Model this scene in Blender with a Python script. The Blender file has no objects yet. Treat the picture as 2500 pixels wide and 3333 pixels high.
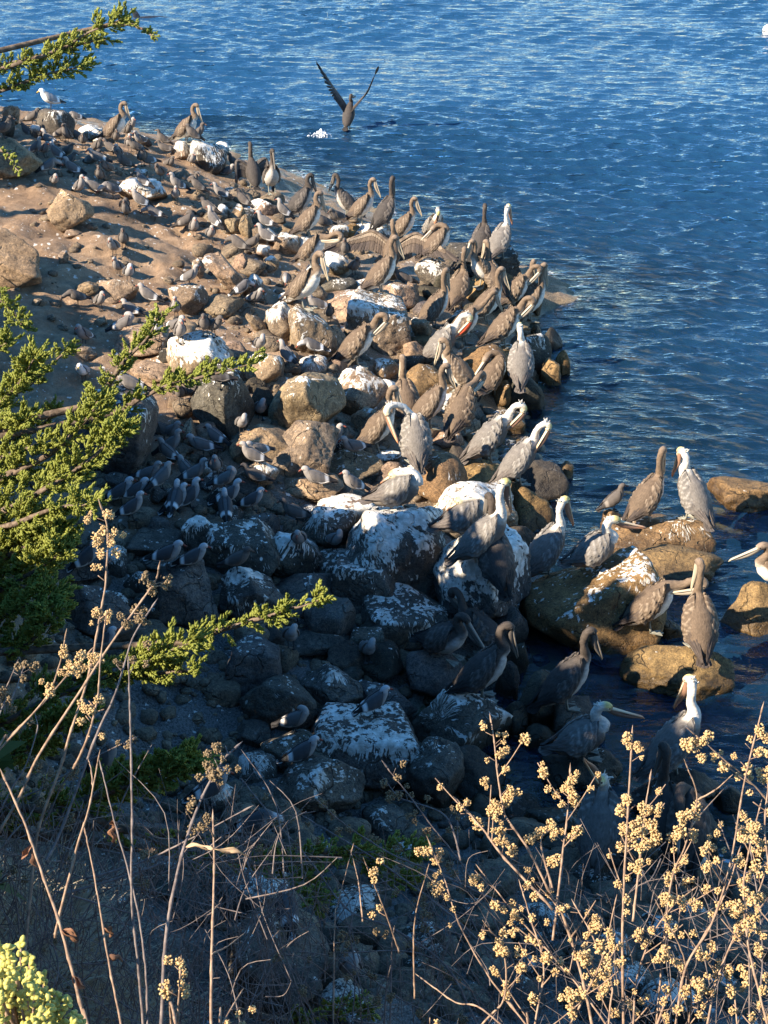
import bpy, bmesh, math, random
import numpy as np
from mathutils import Vector, Matrix

rng = np.random.default_rng(7)
random.seed(7)
SC = bpy.context.scene
COL = SC.collection

# ------------------------------------------------------------------ camera
FPX, PW, PH = 5000.0, 2500.0, 3333.0
CAM = np.array([0.0, 0.0, 8.5]); PITCH = math.radians(28.0)
cp, sp = math.cos(PITCH), math.sin(PITCH)
FWD = np.array([0, cp, -sp]); UPV = np.array([0, sp, cp]); RGT = np.array([1.0, 0, 0])
cd = bpy.data.cameras.new('camera'); co = bpy.data.objects.new('camera', cd); COL.objects.link(co)
co.location = CAM; co.rotation_euler = (math.pi / 2 - PITCH, 0, 0)
cd.sensor_fit = 'VERTICAL'; cd.sensor_height = 36; cd.sensor_width = 27; cd.lens = 36 * FPX / PH
cd.clip_start = 0.05; cd.clip_end = 8000
SC.camera = co
# ------------------------------------------------------------------ light
SUN_EL, SUN_AZ = math.radians(34), math.radians(242)
L = np.array([math.sin(SUN_AZ) * math.cos(SUN_EL), math.cos(SUN_AZ) * math.cos(SUN_EL), math.sin(SUN_EL)])
w = bpy.data.worlds.new('World'); SC.world = w; w.use_nodes = True
sk = w.node_tree.nodes.new('ShaderNodeTexSky'); sk.sky_type = 'NISHITA'; sk.sun_disc = False
sk.sun_elevation = SUN_EL; sk.sun_rotation = SUN_AZ; sk.air_density = 1.4; sk.dust_density = 0.0; sk.ozone_density = 5.0; sk.altitude = 800
hs = w.node_tree.nodes.new('ShaderNodeHueSaturation'); hs.inputs['Saturation'].default_value = 1.2
w.node_tree.links.new(sk.outputs[0], hs.inputs['Color']); w.node_tree.links.new(hs.outputs[0], w.node_tree.nodes['Background'].inputs[0])
w.node_tree.nodes['Background'].inputs[1].default_value = 0.095
sl = bpy.data.lights.new('sun', 'SUN'); so = bpy.data.objects.new('sun', sl); COL.objects.link(so)
sl.energy = 5.0; sl.angle = math.radians(0.53); sl.color = (1.0, 0.86, 0.68)
so.rotation_euler = Vector(-L).to_track_quat('-Z', 'Y').to_euler(); so.location = (-10, -6, 20)
SC.view_settings.view_transform = 'Standard'; SC.view_settings.look = 'None'
SC.view_settings.exposure = 1.55; SC.view_settings.gamma = 1; SC.view_settings.use_curve_mapping = False
SC.cycles.max_bounces = 8; SC.cycles.transparent_max_bounces = 12

# ------------------------------------------------------------------ helpers
def rays(px, py):
    px = np.asarray(px, float); py = np.asarray(py, float)
    return FWD + RGT * ((px - PW / 2) / FPX)[..., None] + UPV * ((PH / 2 - py) / FPX)[..., None]

def at(px, py, depth):
    return CAM + rays(px, py) * np.asarray(depth, float)[..., None]

def project(P):
    v = np.asarray(P) - CAM; d = v @ FWD; dd = np.where(np.abs(d) < 1e-4, 1e-4, d)
    return PW / 2 + FPX * (v @ RGT) / dd, PH / 2 - FPX * (v @ UPV) / dd, d

def hsh(i, j, k):
    n = (i * 374761393 + j * 668265263 + k * 1274126177).astype(np.int64) & 0x7fffffff
    n = ((n ^ (n >> 13)) * 1274126177) & 0x7fffffff
    return ((n ^ (n >> 16)) & 0xffff) / 65535.0

def vnoise(P):
    P = np.asarray(P, float); f = np.floor(P); t = P - f; i = f.astype(np.int64); t = t * t * t * (t * (t * 6 - 15) + 10)
    r = 0
    for a in (0, 1):
        for b in (0, 1):
            for c in (0, 1):
                wgt = (t[..., 0] if a else 1 - t[..., 0]) * (t[..., 1] if b else 1 - t[..., 1]) * (t[..., 2] if c else 1 - t[..., 2])
                r = r + wgt * hsh(i[..., 0] + a, i[..., 1] + b, i[..., 2] + c)
    return r * 2 - 1

def fbm(P, oct=4, gain=0.5):
    s = 0; a = 1.0; P = np.asarray(P, float)
    for _ in range(oct):
        s = s + a * vnoise(P); P = P * 2.03 + 17.3; a *= gain
    return s

def mesh_np(name, V, F, mat=None, smooth=True, col=None):
    """V (n,3), F list of tuples or (m,k) int array"""
    me = bpy.data.meshes.new(name); V = np.asarray(V, np.float32)
    if isinstance(F, np.ndarray):
        m, k = F.shape
        me.vertices.add(len(V)); me.vertices.foreach_set('co', V.ravel())
        me.loops.add(m * k); me.loops.foreach_set('vertex_index', F.astype(np.int32).ravel())
        me.polygons.add(m); me.polygons.foreach_set('loop_start', np.arange(0, m * k, k, dtype=np.int32))
        me.polygons.foreach_set('loop_total', np.full(m, k, np.int32)); me.update(calc_edges=True)
    else:
        me.from_pydata(V.tolist(), [], F)
    if col is not None:
        a = me.color_attributes.new('Col', 'FLOAT_COLOR', 'POINT')
        c4 = np.ones((len(V), 4), np.float32); c4[:, :3] = col; a.data.foreach_set('color', c4.ravel())
    if smooth: me.polygons.foreach_set('use_smooth', np.ones(len(me.polygons), bool))
    if mat: me.materials.append(mat)
    me.update(); return me

def link(name, me, parent=None, loc=None, rotz=0, scale=None):
    o = bpy.data.objects.new(name, me); COL.objects.link(o)
    if parent: o.parent = parent
    if loc is not None: o.location = loc
    if rotz: o.rotation_euler = (0, 0, rotz)
    if scale: o.scale = (scale,) * 3
    return o

def tag(o, label=None, cat=None, group=None, kind=None):
    if label: o['label'] = label
    if cat: o['category'] = cat
    if group: o['group'] = group
    if kind: o['kind'] = kind
    return o

class MB:
    def __init__(s): s.V = []; s.F = []; s.C = []; s.n = 0
    def add(s, V, F, col=None):
        V = np.asarray(V, float); s.V.append(V); s.F += [tuple(i + s.n for i in f) for f in F]
        if col is not None: s.C.append(np.broadcast_to(np.asarray(col, float), (len(V), 3)))
        s.n += len(V)
    def mesh(s, name, mat, smooth=True):
        return mesh_np(name, np.vstack(s.V), s.F, mat, smooth, np.vstack(s.C) if s.C else None)

def catmull(P, n):
    P = np.asarray(P, float); k = len(P); u = np.linspace(0, k - 1, n); i = np.clip(u.astype(int), 0, k - 2); t = (u - i)[:, None]
    g = lambda j: P[np.clip(j, 0, k - 1)]
    p0, p1, p2, p3 = g(i - 1), g(i), g(i + 1), g(i + 2)
    return 0.5 * (2 * p1 + (p2 - p0) * t + (2 * p0 - 5 * p1 + 4 * p2 - p3) * t ** 2 + (3 * p1 - p0 - 3 * p2 + p3) * t ** 3)

def tube(P, rl, rv, seg=12, side0=(0, 1, 0), cap=True):
    """swept tube, elliptical: rl along side axis, rv along normal. returns V,F,angle(n*seg),u"""
    P = np.asarray(P, float); n = len(P); T = np.gradient(P, axis=0); T /= np.linalg.norm(T, axis=1)[:, None] + 1e-12
    S = np.array(side0, float); V = []; ph = np.arange(seg) * 2 * math.pi / seg; Ns = []
    for i in range(n):
        S = S - T[i] * (S @ T[i]); l = np.linalg.norm(S)
        if l < 1e-6: S = np.cross(T[i], [0, 0, 1.0]) + np.array([1e-3, 0, 0]); l = np.linalg.norm(S)
        S = S / l; N = np.cross(S, -T[i]); Ns.append(N)
        V.append(P[i] + np.outer(np.cos(ph) * rl[i], S) + np.outer(np.sin(ph) * rv[i], N))
    V = np.vstack(V); F = []
    for i in range(n - 1):
        for j in range(seg):
            a = i * seg + j; b = i * seg + (j + 1) % seg; F.append((a, b, b + seg, a + seg))
    if cap: F += [tuple(range(seg - 1, -1, -1)), tuple((n - 1) * seg + j for j in range(seg))]
    return V, F, np.tile(ph, n), np.repeat(np.linspace(0, 1, n), seg), np.array(Ns)

# ---- node helper
class NT:
    def __init__(s, name):
        s.m = bpy.data.materials.new(name); s.m.use_nodes = True; s.t = s.m.node_tree; s.t.nodes.clear()
        s.out = s.t.nodes.new('ShaderNodeOutputMaterial')
    def n(s, typ, props=None, **inp):
        nd = s.t.nodes.new('ShaderNode' + typ)
        for k, v in (props or {}).items(): setattr(nd, k, v)
        for k, v in inp.items(): s.set(nd, k, v)
        return nd
    def set(s, nd, k, v):
        key = int(k[1:]) if k[0] == 'i' and k[1:].isdigit() else k.replace('_', ' ')
        if isinstance(v, bpy.types.NodeSocket): s.t.links.new(v, nd.inputs[key])
        elif isinstance(v, bpy.types.Node): s.t.links.new(v.outputs[0], nd.inputs[key])
        else: nd.inputs[key].default_value = v
    def math(s, op, a, b=0.0, c=0.0, clamp=False):
        nd = s.n('Math', {'operation': op, 'use_clamp': clamp}, i0=a, i1=b)
        if op in ('MULTIPLY_ADD', 'SMOOTH_MIN'): s.set(nd, 'i2', c)
        return nd.outputs[0]
    def ss(s, x, a, b): 
        nd = s.n('MapRange', {'interpolation_type': 'SMOOTHSTEP'}, Value=x, From_Min=a, From_Max=b); return nd.outputs[0]
    def noise(s, vec, scale, detail=3, rough=0.55, dist=0.0):
        nd = s.n('TexNoise', None, Vector=vec, Scale=scale, Detail=detail, Roughness=rough, Distortion=dist); return nd.outputs[0]
    def mix(s, f, a, b, blend='MIX'):
        nd = s.t.nodes.new('ShaderNodeMix'); nd.data_type = 'RGBA'; nd.blend_type = blend
        s.set(nd, 'i0', f); s.set(nd, 'i6', a if not isinstance(a, tuple) else (*a, 1)); s.set(nd, 'i7', b if not isinstance(b, tuple) else (*b, 1)); return nd.outputs[2]
    def vec(s, op, a, b=None):
        nd = s.n('VectorMath', {'operation': op}, i0=a)
        if b is not None: s.set(nd, 'i1', b)
        return nd.outputs[0]
    def comb(s, x, y, z): return s.n('CombineXYZ', None, X=x, Y=y, Z=z).outputs[0]
    def bump(s, h, strength, dist): return s.n('Bump', None, Height=h, Strength=strength, Distance=dist).outputs[0]
    def bsdf(s, col, rough=0.8, spec=0.3, normal=None, **kw):
        nd = s.n('BsdfPrincipled', None, Roughness=rough); s.set(nd, 'Base Color', col if not isinstance(col, tuple) else (*col, 1)); s.set(nd, 'Specular IOR Level', spec)
        for k, v in kw.items(): s.set(nd, k, v)
        if normal is not None: s.set(nd, 'Normal', normal)
        s.t.links.new(nd.outputs[0], s.out.inputs[0]); return nd

# ------------------------------------------------------------------ materials
def mat_rock():
    s = NT('boulder_granite'); tc = s.n('TexCoord').outputs['Object']; pos = s.n('NewGeometry').outputs['Position']
    nz = s.n('SeparateXYZ', None, Vector=s.n('NewGeometry').outputs['Normal'])
    A = lambda nm, o: s.n('Attribute', {'attribute_type': 'OBJECT', 'attribute_name': nm}).outputs[o]
    tint = A('tint', 'Color'); gu = s.math('MULTIPLY', A('guano', 'Fac'), .88); hh = A('half_height', 'Fac'); seed = A('seed', 'Fac')
    q = s.vec('ADD', tc, s.comb(seed, s.math('MULTIPLY', seed, 1.7), s.math('MULTIPLY', seed, 0.6)))
    big = s.noise(q, 2.6, 5, .6); mid = s.noise(q, 11, 4, .65); fine = s.noise(q, 70, 3, .7)
    c = s.mix(s.ss(big, .3, .7), s.vec('MULTIPLY', tint, (.62, .6, .58)), s.vec('MULTIPLY', tint, (1.25, 1.22, 1.15)))
    c = s.mix(s.ss(mid, .35, .7), s.vec('MULTIPLY', c, (.72, .7, .68)), c)
    c = s.mix(s.ss(fine, .38, .62), s.vec('MULTIPLY', c, (.6, .6, .62)), s.vec('MULTIPLY', c, (1.12, 1.12, 1.1)))
    sp2 = s.noise(q, 30, 2, .5); c = s.mix(s.ss(sp2, .52, .68), c, s.vec('MULTIPLY', c, (1.35, 1.3, 1.2))); c = s.mix(s.ss(sp2, .45, .3), c, s.vec('MULTIPLY', c, (.55, .54, .55)))
    # cracks
    vo = s.n('TexVoronoi', {'feature': 'DISTANCE_TO_EDGE'}, Vector=s.vec('ADD', q, s.vec('MULTIPLY', s.n('TexNoise', None, Vector=q, Scale=5.0).outputs[1], (.35, .35, .35))), Scale=2.6).outputs[0]
    crack = s.math('MULTIPLY', s.ss(vo, .03, .0), s.ss(big, .45, .6))
    c = s.mix(s.math('MULTIPLY', crack, .6), c, (.03, .025, .02))
    # bird droppings: white crown that runs downhill in strings
    sx = s.n('SeparateXYZ', None, Vector=tc); x, y, z = sx.outputs
    ox = s.math('MULTIPLY', s.math('SINE', s.math('MULTIPLY', seed, 4.1)), s.math('MULTIPLY', hh, .75)); oy = s.math('MULTIPLY', s.math('SINE', s.math('MULTIPLY', seed, 2.7)), s.math('MULTIPLY', hh, .5))
    dirv = s.vec('NORMALIZE', s.comb(s.math('SUBTRACT', x, ox), s.math('SUBTRACT', y, oy), 0.02))
    wob = s.math('MULTIPLY', s.noise(q, 5, 3), .2)
    dv = s.vec('ADD', s.vec('MULTIPLY', dirv, (1, 1, 0)), s.comb(wob, wob, s.math('ADD', s.math('MULTIPLY', z, .45), seed)))
    top = s.math('MAXIMUM', s.ss(nz.outputs[2], .70, .93), s.math('MULTIPLY_ADD', s.math('SINE', s.math('MULTIPLY', seed, 5.3)), .45, .12, clamp=True)); iso = s.noise(s.vec('MULTIPLY', q, (1, 1, .5)), 8.5, 4, .7)
    st1 = s.noise(dv, 6.0, 2, .5); mixf = lambda a_, b_: s.math('ADD', s.math('MULTIPLY', a_, s.math('SUBTRACT', 1.0, top)), s.math('MULTIPLY', b_, top)); st1 = mixf(st1, iso); st2 = mixf(s.noise(dv, 25, 2, .5), s.noise(s.vec('MULTIPLY', q, (1, 1, .35)), 22, 3, .6)); patch = s.noise(q, 4.2, 3, .6)
    hz = s.math('DIVIDE', z, hh)
    val = s.math('ADD', s.math('MULTIPLY', st1, .36), s.math('MULTIPLY', st2, .74))
    val = s.math('ADD', val, s.math('MULTIPLY', s.math('SUBTRACT', patch, .5), .62))
    val = s.math('ADD', val, s.math('MULTIPLY_ADD', hz, .20, -.06))
    val = s.math('ADD', val, s.math('MULTIPLY_ADD', gu, .48, -.325))
    mask = s.math('MULTIPLY', s.ss(val, .56, .605), s.ss(nz.outputs[2], -.5, -.1))
    # small splats
    sv = s.n('TexVoronoi', None, Vector=s.vec('MULTIPLY', q, (1, 1, .55)), Scale=9.0).outputs[0]
    splat = s.math('MULTIPLY', s.ss(sv, .17, .1), s.math('MULTIPLY', s.ss(s.noise(q, 3, 2), .5, .6), s.ss(gu, .02, .3)))
    mask = s.math('MAXIMUM', mask, splat)
    gcol = s.mix(s.ss(s.noise(q, 16, 3), .35, .7), (.50, .46, .39), (.82, .79, .72))
    thin = s.math('MULTIPLY', mask, s.ss(s.noise(q, 34, 3, .7), .2, .38))
    c2 = s.mix(thin, c, gcol)
    # wet weedy foot at the waterline
    wz = s.math('ADD', s.n('SeparateXYZ', None, Vector=pos).outputs[2], s.math('MULTIPLY', s.noise(pos, 5, 3), .25))
    wet = s.ss(wz, .37, .2)
    c3 = s.mix(s.math('MULTIPLY', wet, .85), c2, s.vec('MULTIPLY', c, (.34, .30, .22)))
    h = s.math('ADD', s.math('MULTIPLY', mid, .6), s.math('ADD', s.math('MULTIPLY', fine, .28), s.math('MULTIPLY', mask, .12)))
    h = s.math('SUBTRACT', h, s.math('MULTIPLY', crack, .8))
    s.bsdf(c3, s.math('MULTIPLY_ADD', wet, -.45, .88), .35, s.bump(h, .9, .035)); return s.m

def mat_ground():
    s = NT('dirt_and_gravel'); pos = s.n('NewGeometry').outputs['Position']; z = s.n('SeparateXYZ', None, Vector=pos).outputs[2]; yy = s.n('SeparateXYZ', None, Vector=pos).outputs[1]
    a = s.noise(pos, 1.3, 5, .6); b = s.noise(pos, 9, 4, .65); f = s.noise(pos, 55, 3, .7)
    dirt = s.mix(s.ss(a, .3, .7), (.23, .15, .092), (.38, .26, .16))
    dirt = s.mix(s.ss(b, .35, .7), s.vec('MULTIPLY', dirt, (.7, .68, .66)), dirt)
    grav = s.mix(s.ss(f, .35, .65), (.045, .042, .038), (.16, .15, .135))
    grav = s.mix(s.ss(s.math('ADD', yy, s.math('MULTIPLY', a, 2.0)), 15.0, 17.5), grav, s.mix(s.ss(f, .35, .65), (.15, .11, .07), (.33, .24, .155)))  # lighter, tanner gravel over the sunny zone: sunlight put into the colour
    up = s.ss(s.math('ADD', z, s.math('MULTIPLY', a, .5)), 1.02, 1.38)
    c = s.mix(up, grav, dirt)
    c = s.mix(s.ss(f, .5, .3), c, s.vec('MULTIPLY', c, (.68, .66, .64)))
    c = s.mix(s.ss(z, 2.4, 3.2), c, s.vec('MULTIPLY', c, (.8, .76, .7)))  # bluff soil darkened: shade on the dry slope put into the colour
    wp = s.vec('ADD', pos, s.vec('MULTIPLY', s.n('TexNoise', None, Vector=pos, Scale=14.0).outputs[1], (.09, .09, .09)))
    v1 = s.n('TexVoronoi', None, Vector=s.vec('MULTIPLY', wp, (1, .7, 1)), Scale=7.0).outputs[0]; v2 = s.n('TexVoronoi', None, Vector=wp, Scale=16.0).outputs[0]
    sp_ = s.math('MAXIMUM', s.math('MULTIPLY', s.ss(v1, .2, .13), s.ss(s.noise(pos, 2.0, 2), .42, .54)), s.math('MULTIPLY', s.ss(v2, .2, .12), s.ss(s.noise(pos, 3.1, 2), .47, .55)))
    sp_ = s.math('MULTIPLY', sp_, s.ss(z, .05, .35))
    c = s.mix(s.math('MULTIPLY', sp_, .85), c, (.66, .62, .55))
    weed = s.ss(z, .12, -.12)
    c = s.mix(weed, c, s.mix(s.ss(s.noise(pos, 3.0, 4), .4, .62), (.09, .075, .04), (.26, .19, .085)))
    h = s.math('ADD', s.math('MULTIPLY', b, .5), s.math('MULTIPLY', f, .5))
    wetg = s.math('MULTIPLY', s.math('SUBTRACT', 1.0, up), s.ss(s.noise(pos, 1.7, 3), .42, .58))
    s.bsdf(c, s.math('MULTIPLY_ADD', wetg, -.6, .92), .4, s.bump(h, .8, .04)); return s.m

def mat_plumage(name, rough=.75, streak=1.0, sheen=0.0):
    s = NT(name); tc = s.n('TexCoord').outputs['Object']
    col = s.n('Attribute', {'attribute_name': 'Col'}).outputs['Color']
    st = s.noise(s.vec('MULTIPLY', tc, (14, 60, 40)), 1.0, 4, .6); sf = s.noise(s.vec('MULTIPLY', tc, (60, 120, 120)), 1.0, 2, .6)
    k = s.math('MULTIPLY_ADD', s.math('ADD', s.math('MULTIPLY', st, .7), s.math('MULTIPLY', sf, .3)), 1.5 * streak, 1 - .75 * streak)
    s.bsdf(s.vec('MULTIPLY', col, s.comb(k, k, k)), rough, .2, s.bump(st, .6 * streak, .012)); return s.m

def mat_simple(name, c1, c2, scale=20.0, rough=.7, spec=.3, bump=.3, bd=.004, sub=None):
    s = NT(name); tc = s.n('TexCoord').outputs['Object']; n = s.noise(tc, scale, 4, .6)
    b = s.bsdf(s.mix(s.ss(n, .3, .7), c1, c2), rough, spec, s.bump(n, bump, bd))
    return s.m

def mat_leaf(name, c1, c2, rough=.5, trans=.5):
    s = NT(name); pos = s.n('NewGeometry').outputs['Position']; rnd = s.n('NewGeometry').outputs['Random Per Island']
    n = s.noise(pos, 7, 3); k = s.math('ADD', s.math('MULTIPLY', n, .6), s.math('MULTIPLY', rnd, .5), clamp=True)
    c = s.mix(k, c1, c2); b = s.bsdf(c, rough, .25)
    t = s.n('BsdfTranslucent'); s.set(t, 'Color', c); mx = s.n('MixShader', None, Fac=trans); s.t.links.new(b.outputs[0], mx.inputs[1]); s.t.links.new(t.outputs[0], mx.inputs[2])
    s.t.links.new(mx.outputs[0], s.out.inputs[0]); return s.m

def mat_water():
    s = NT('sea_water'); pos = s.n('NewGeometry').outputs['Position']
    murk = s.n('Attribute', {'attribute_name': 'murk'}).outputs['Fac']
    p1 = s.vec('MULTIPLY', pos, (.38, 1.5, 1)); h1 = s.noise(p1, 6.5, 3, .55, .4)
    p2 = s.vec('MULTIPLY', pos, (.6, 1.6, 1)); h2 = s.noise(p2, 10.0, 2, .5, .3)
    h = s.math('ADD', h1, s.math('MULTIPLY', h2, .28))
    nm = s.bump(h, .75, .058)
    deep = s.n('BsdfDiffuse', None, Normal=nm); deep.inputs[0].default_value = (.011, .05, .115, 1)
    tr = s.n('BsdfTransparent'); tr.inputs[0].default_value = (.78, .87, .83, 1)
    body = s.n('MixShader', None, Fac=murk); s.t.links.new(tr.outputs[0], body.inputs[1]); s.t.links.new(deep.outputs[0], body.inputs[2])
    gl = s.n('BsdfGlossy', None, Roughness=.03, Normal=nm); gl.inputs[0].default_value = (1, 1, 1, 1)
    fr = s.n('Fresnel', None, IOR=1.34, Normal=nm)
    foam = s.n('BsdfDiffuse'); foam.inputs[0].default_value = (.75, .78, .8, 1); fm = s.math('MULTIPLY', s.math('MULTIPLY', s.ss(murk, .13, .02), s.ss(s.noise(pos, 2.2, 2), .5, .62)), s.math('MULTIPLY', s.ss(s.noise(pos, 16, 4, .7), .5, .6), .7))
    bf = s.n('MixShader', None, Fac=fm); s.t.links.new(body.outputs[0], bf.inputs[1]); s.t.links.new(foam.outputs[0], bf.inputs[2])
    mx = s.n('MixShader', None, Fac=fr.outputs[0]); s.t.links.new(bf.outputs[0], mx.inputs[1]); s.t.links.new(gl.outputs[0], mx.inputs[2])
    s.t.links.new(mx.outputs[0], s.out.inputs[0]); return s.m

M = {}
M['rock'] = mat_rock(); M['ground'] = mat_ground(); M['water'] = mat_water()
M['plume'] = mat_plumage('feather_plumage'); M['wing'] = mat_plumage('wing_feathers', .7, 1.15)
M['gull'] = mat_plumage('gull_plumage', .75, .35)
M['bill'] = mat_plumage('bill_horn', .45, .3)
M['eye'] = mat_simple('eye_dark', (.01, .01, .01), (.02, .02, .02), rough=.2)
M['leg_p'] = mat_simple('leg_skin_grey', (.16, .16, .13), (.28, .27, .22)); M['leg_g'] = mat_simple('leg_skin_black', (.02, .02, .02), (.05, .05, .05))
M['bark'] = mat_simple('cypress_bark', (.07, .05, .035), (.19, .14, .10), 40, .9, .2, .8, .01)
M['cyp'] = mat_leaf('cypress_needles', (.18, .23, .033), (.45, .46, .11))
M['crown'] = mat_leaf('cypress_crown', (.02, .04, .01), (.05, .08, .018), .7, .1)
M['stem'] = mat_simple('dry_stem_bark', (.17, .11, .075), (.36, .25, .17), 60, .8, .2, .5, .003)
M['stem_grey'] = mat_simple('dry_grey_bark', (.10, .08, .075), (.22, .18, .16), 60, .85, .2, .5, .003)
M['berry'] = mat_simple('dry_berry_skin', (.34, .21, .085), (.60, .42, .20), 120, .6, .35, .4, .001)
M['berry_old'] = mat_simple('old_berry_skin', (.10, .07, .035), (.24, .17, .09), 120, .65, .3, .4, .001)
M['dryleaf'] = mat_leaf('dry_brown_leaf', (.20, .085, .055), (.32, .18, .10), .6, .3)
M['paleleaf'] = mat_leaf('dry_pale_leaf', (.45, .30, .18), (.6, .45, .28), .6, .3)
M['grass'] = mat_leaf('dead_grass', (.26, .21, .14), (.52, .43, .29), .7, .2)
M['fleshy'] = mat_leaf('fleshy_leaf', (.40, .37, .08), (.58, .52, .15), .5, .2)
M['white'] = mat_simple('white_float', (.75, .74, .70), (.85, .84, .8), 8)
M['foam'] = mat_simple('white_foam', (.7, .72, .74), (.9, .92, .93), 30, .5)
M['black'] = mat_simple('wet_black_hide', (.01, .011, .013), (.03, .03, .033), 15, .25, .5)
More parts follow.
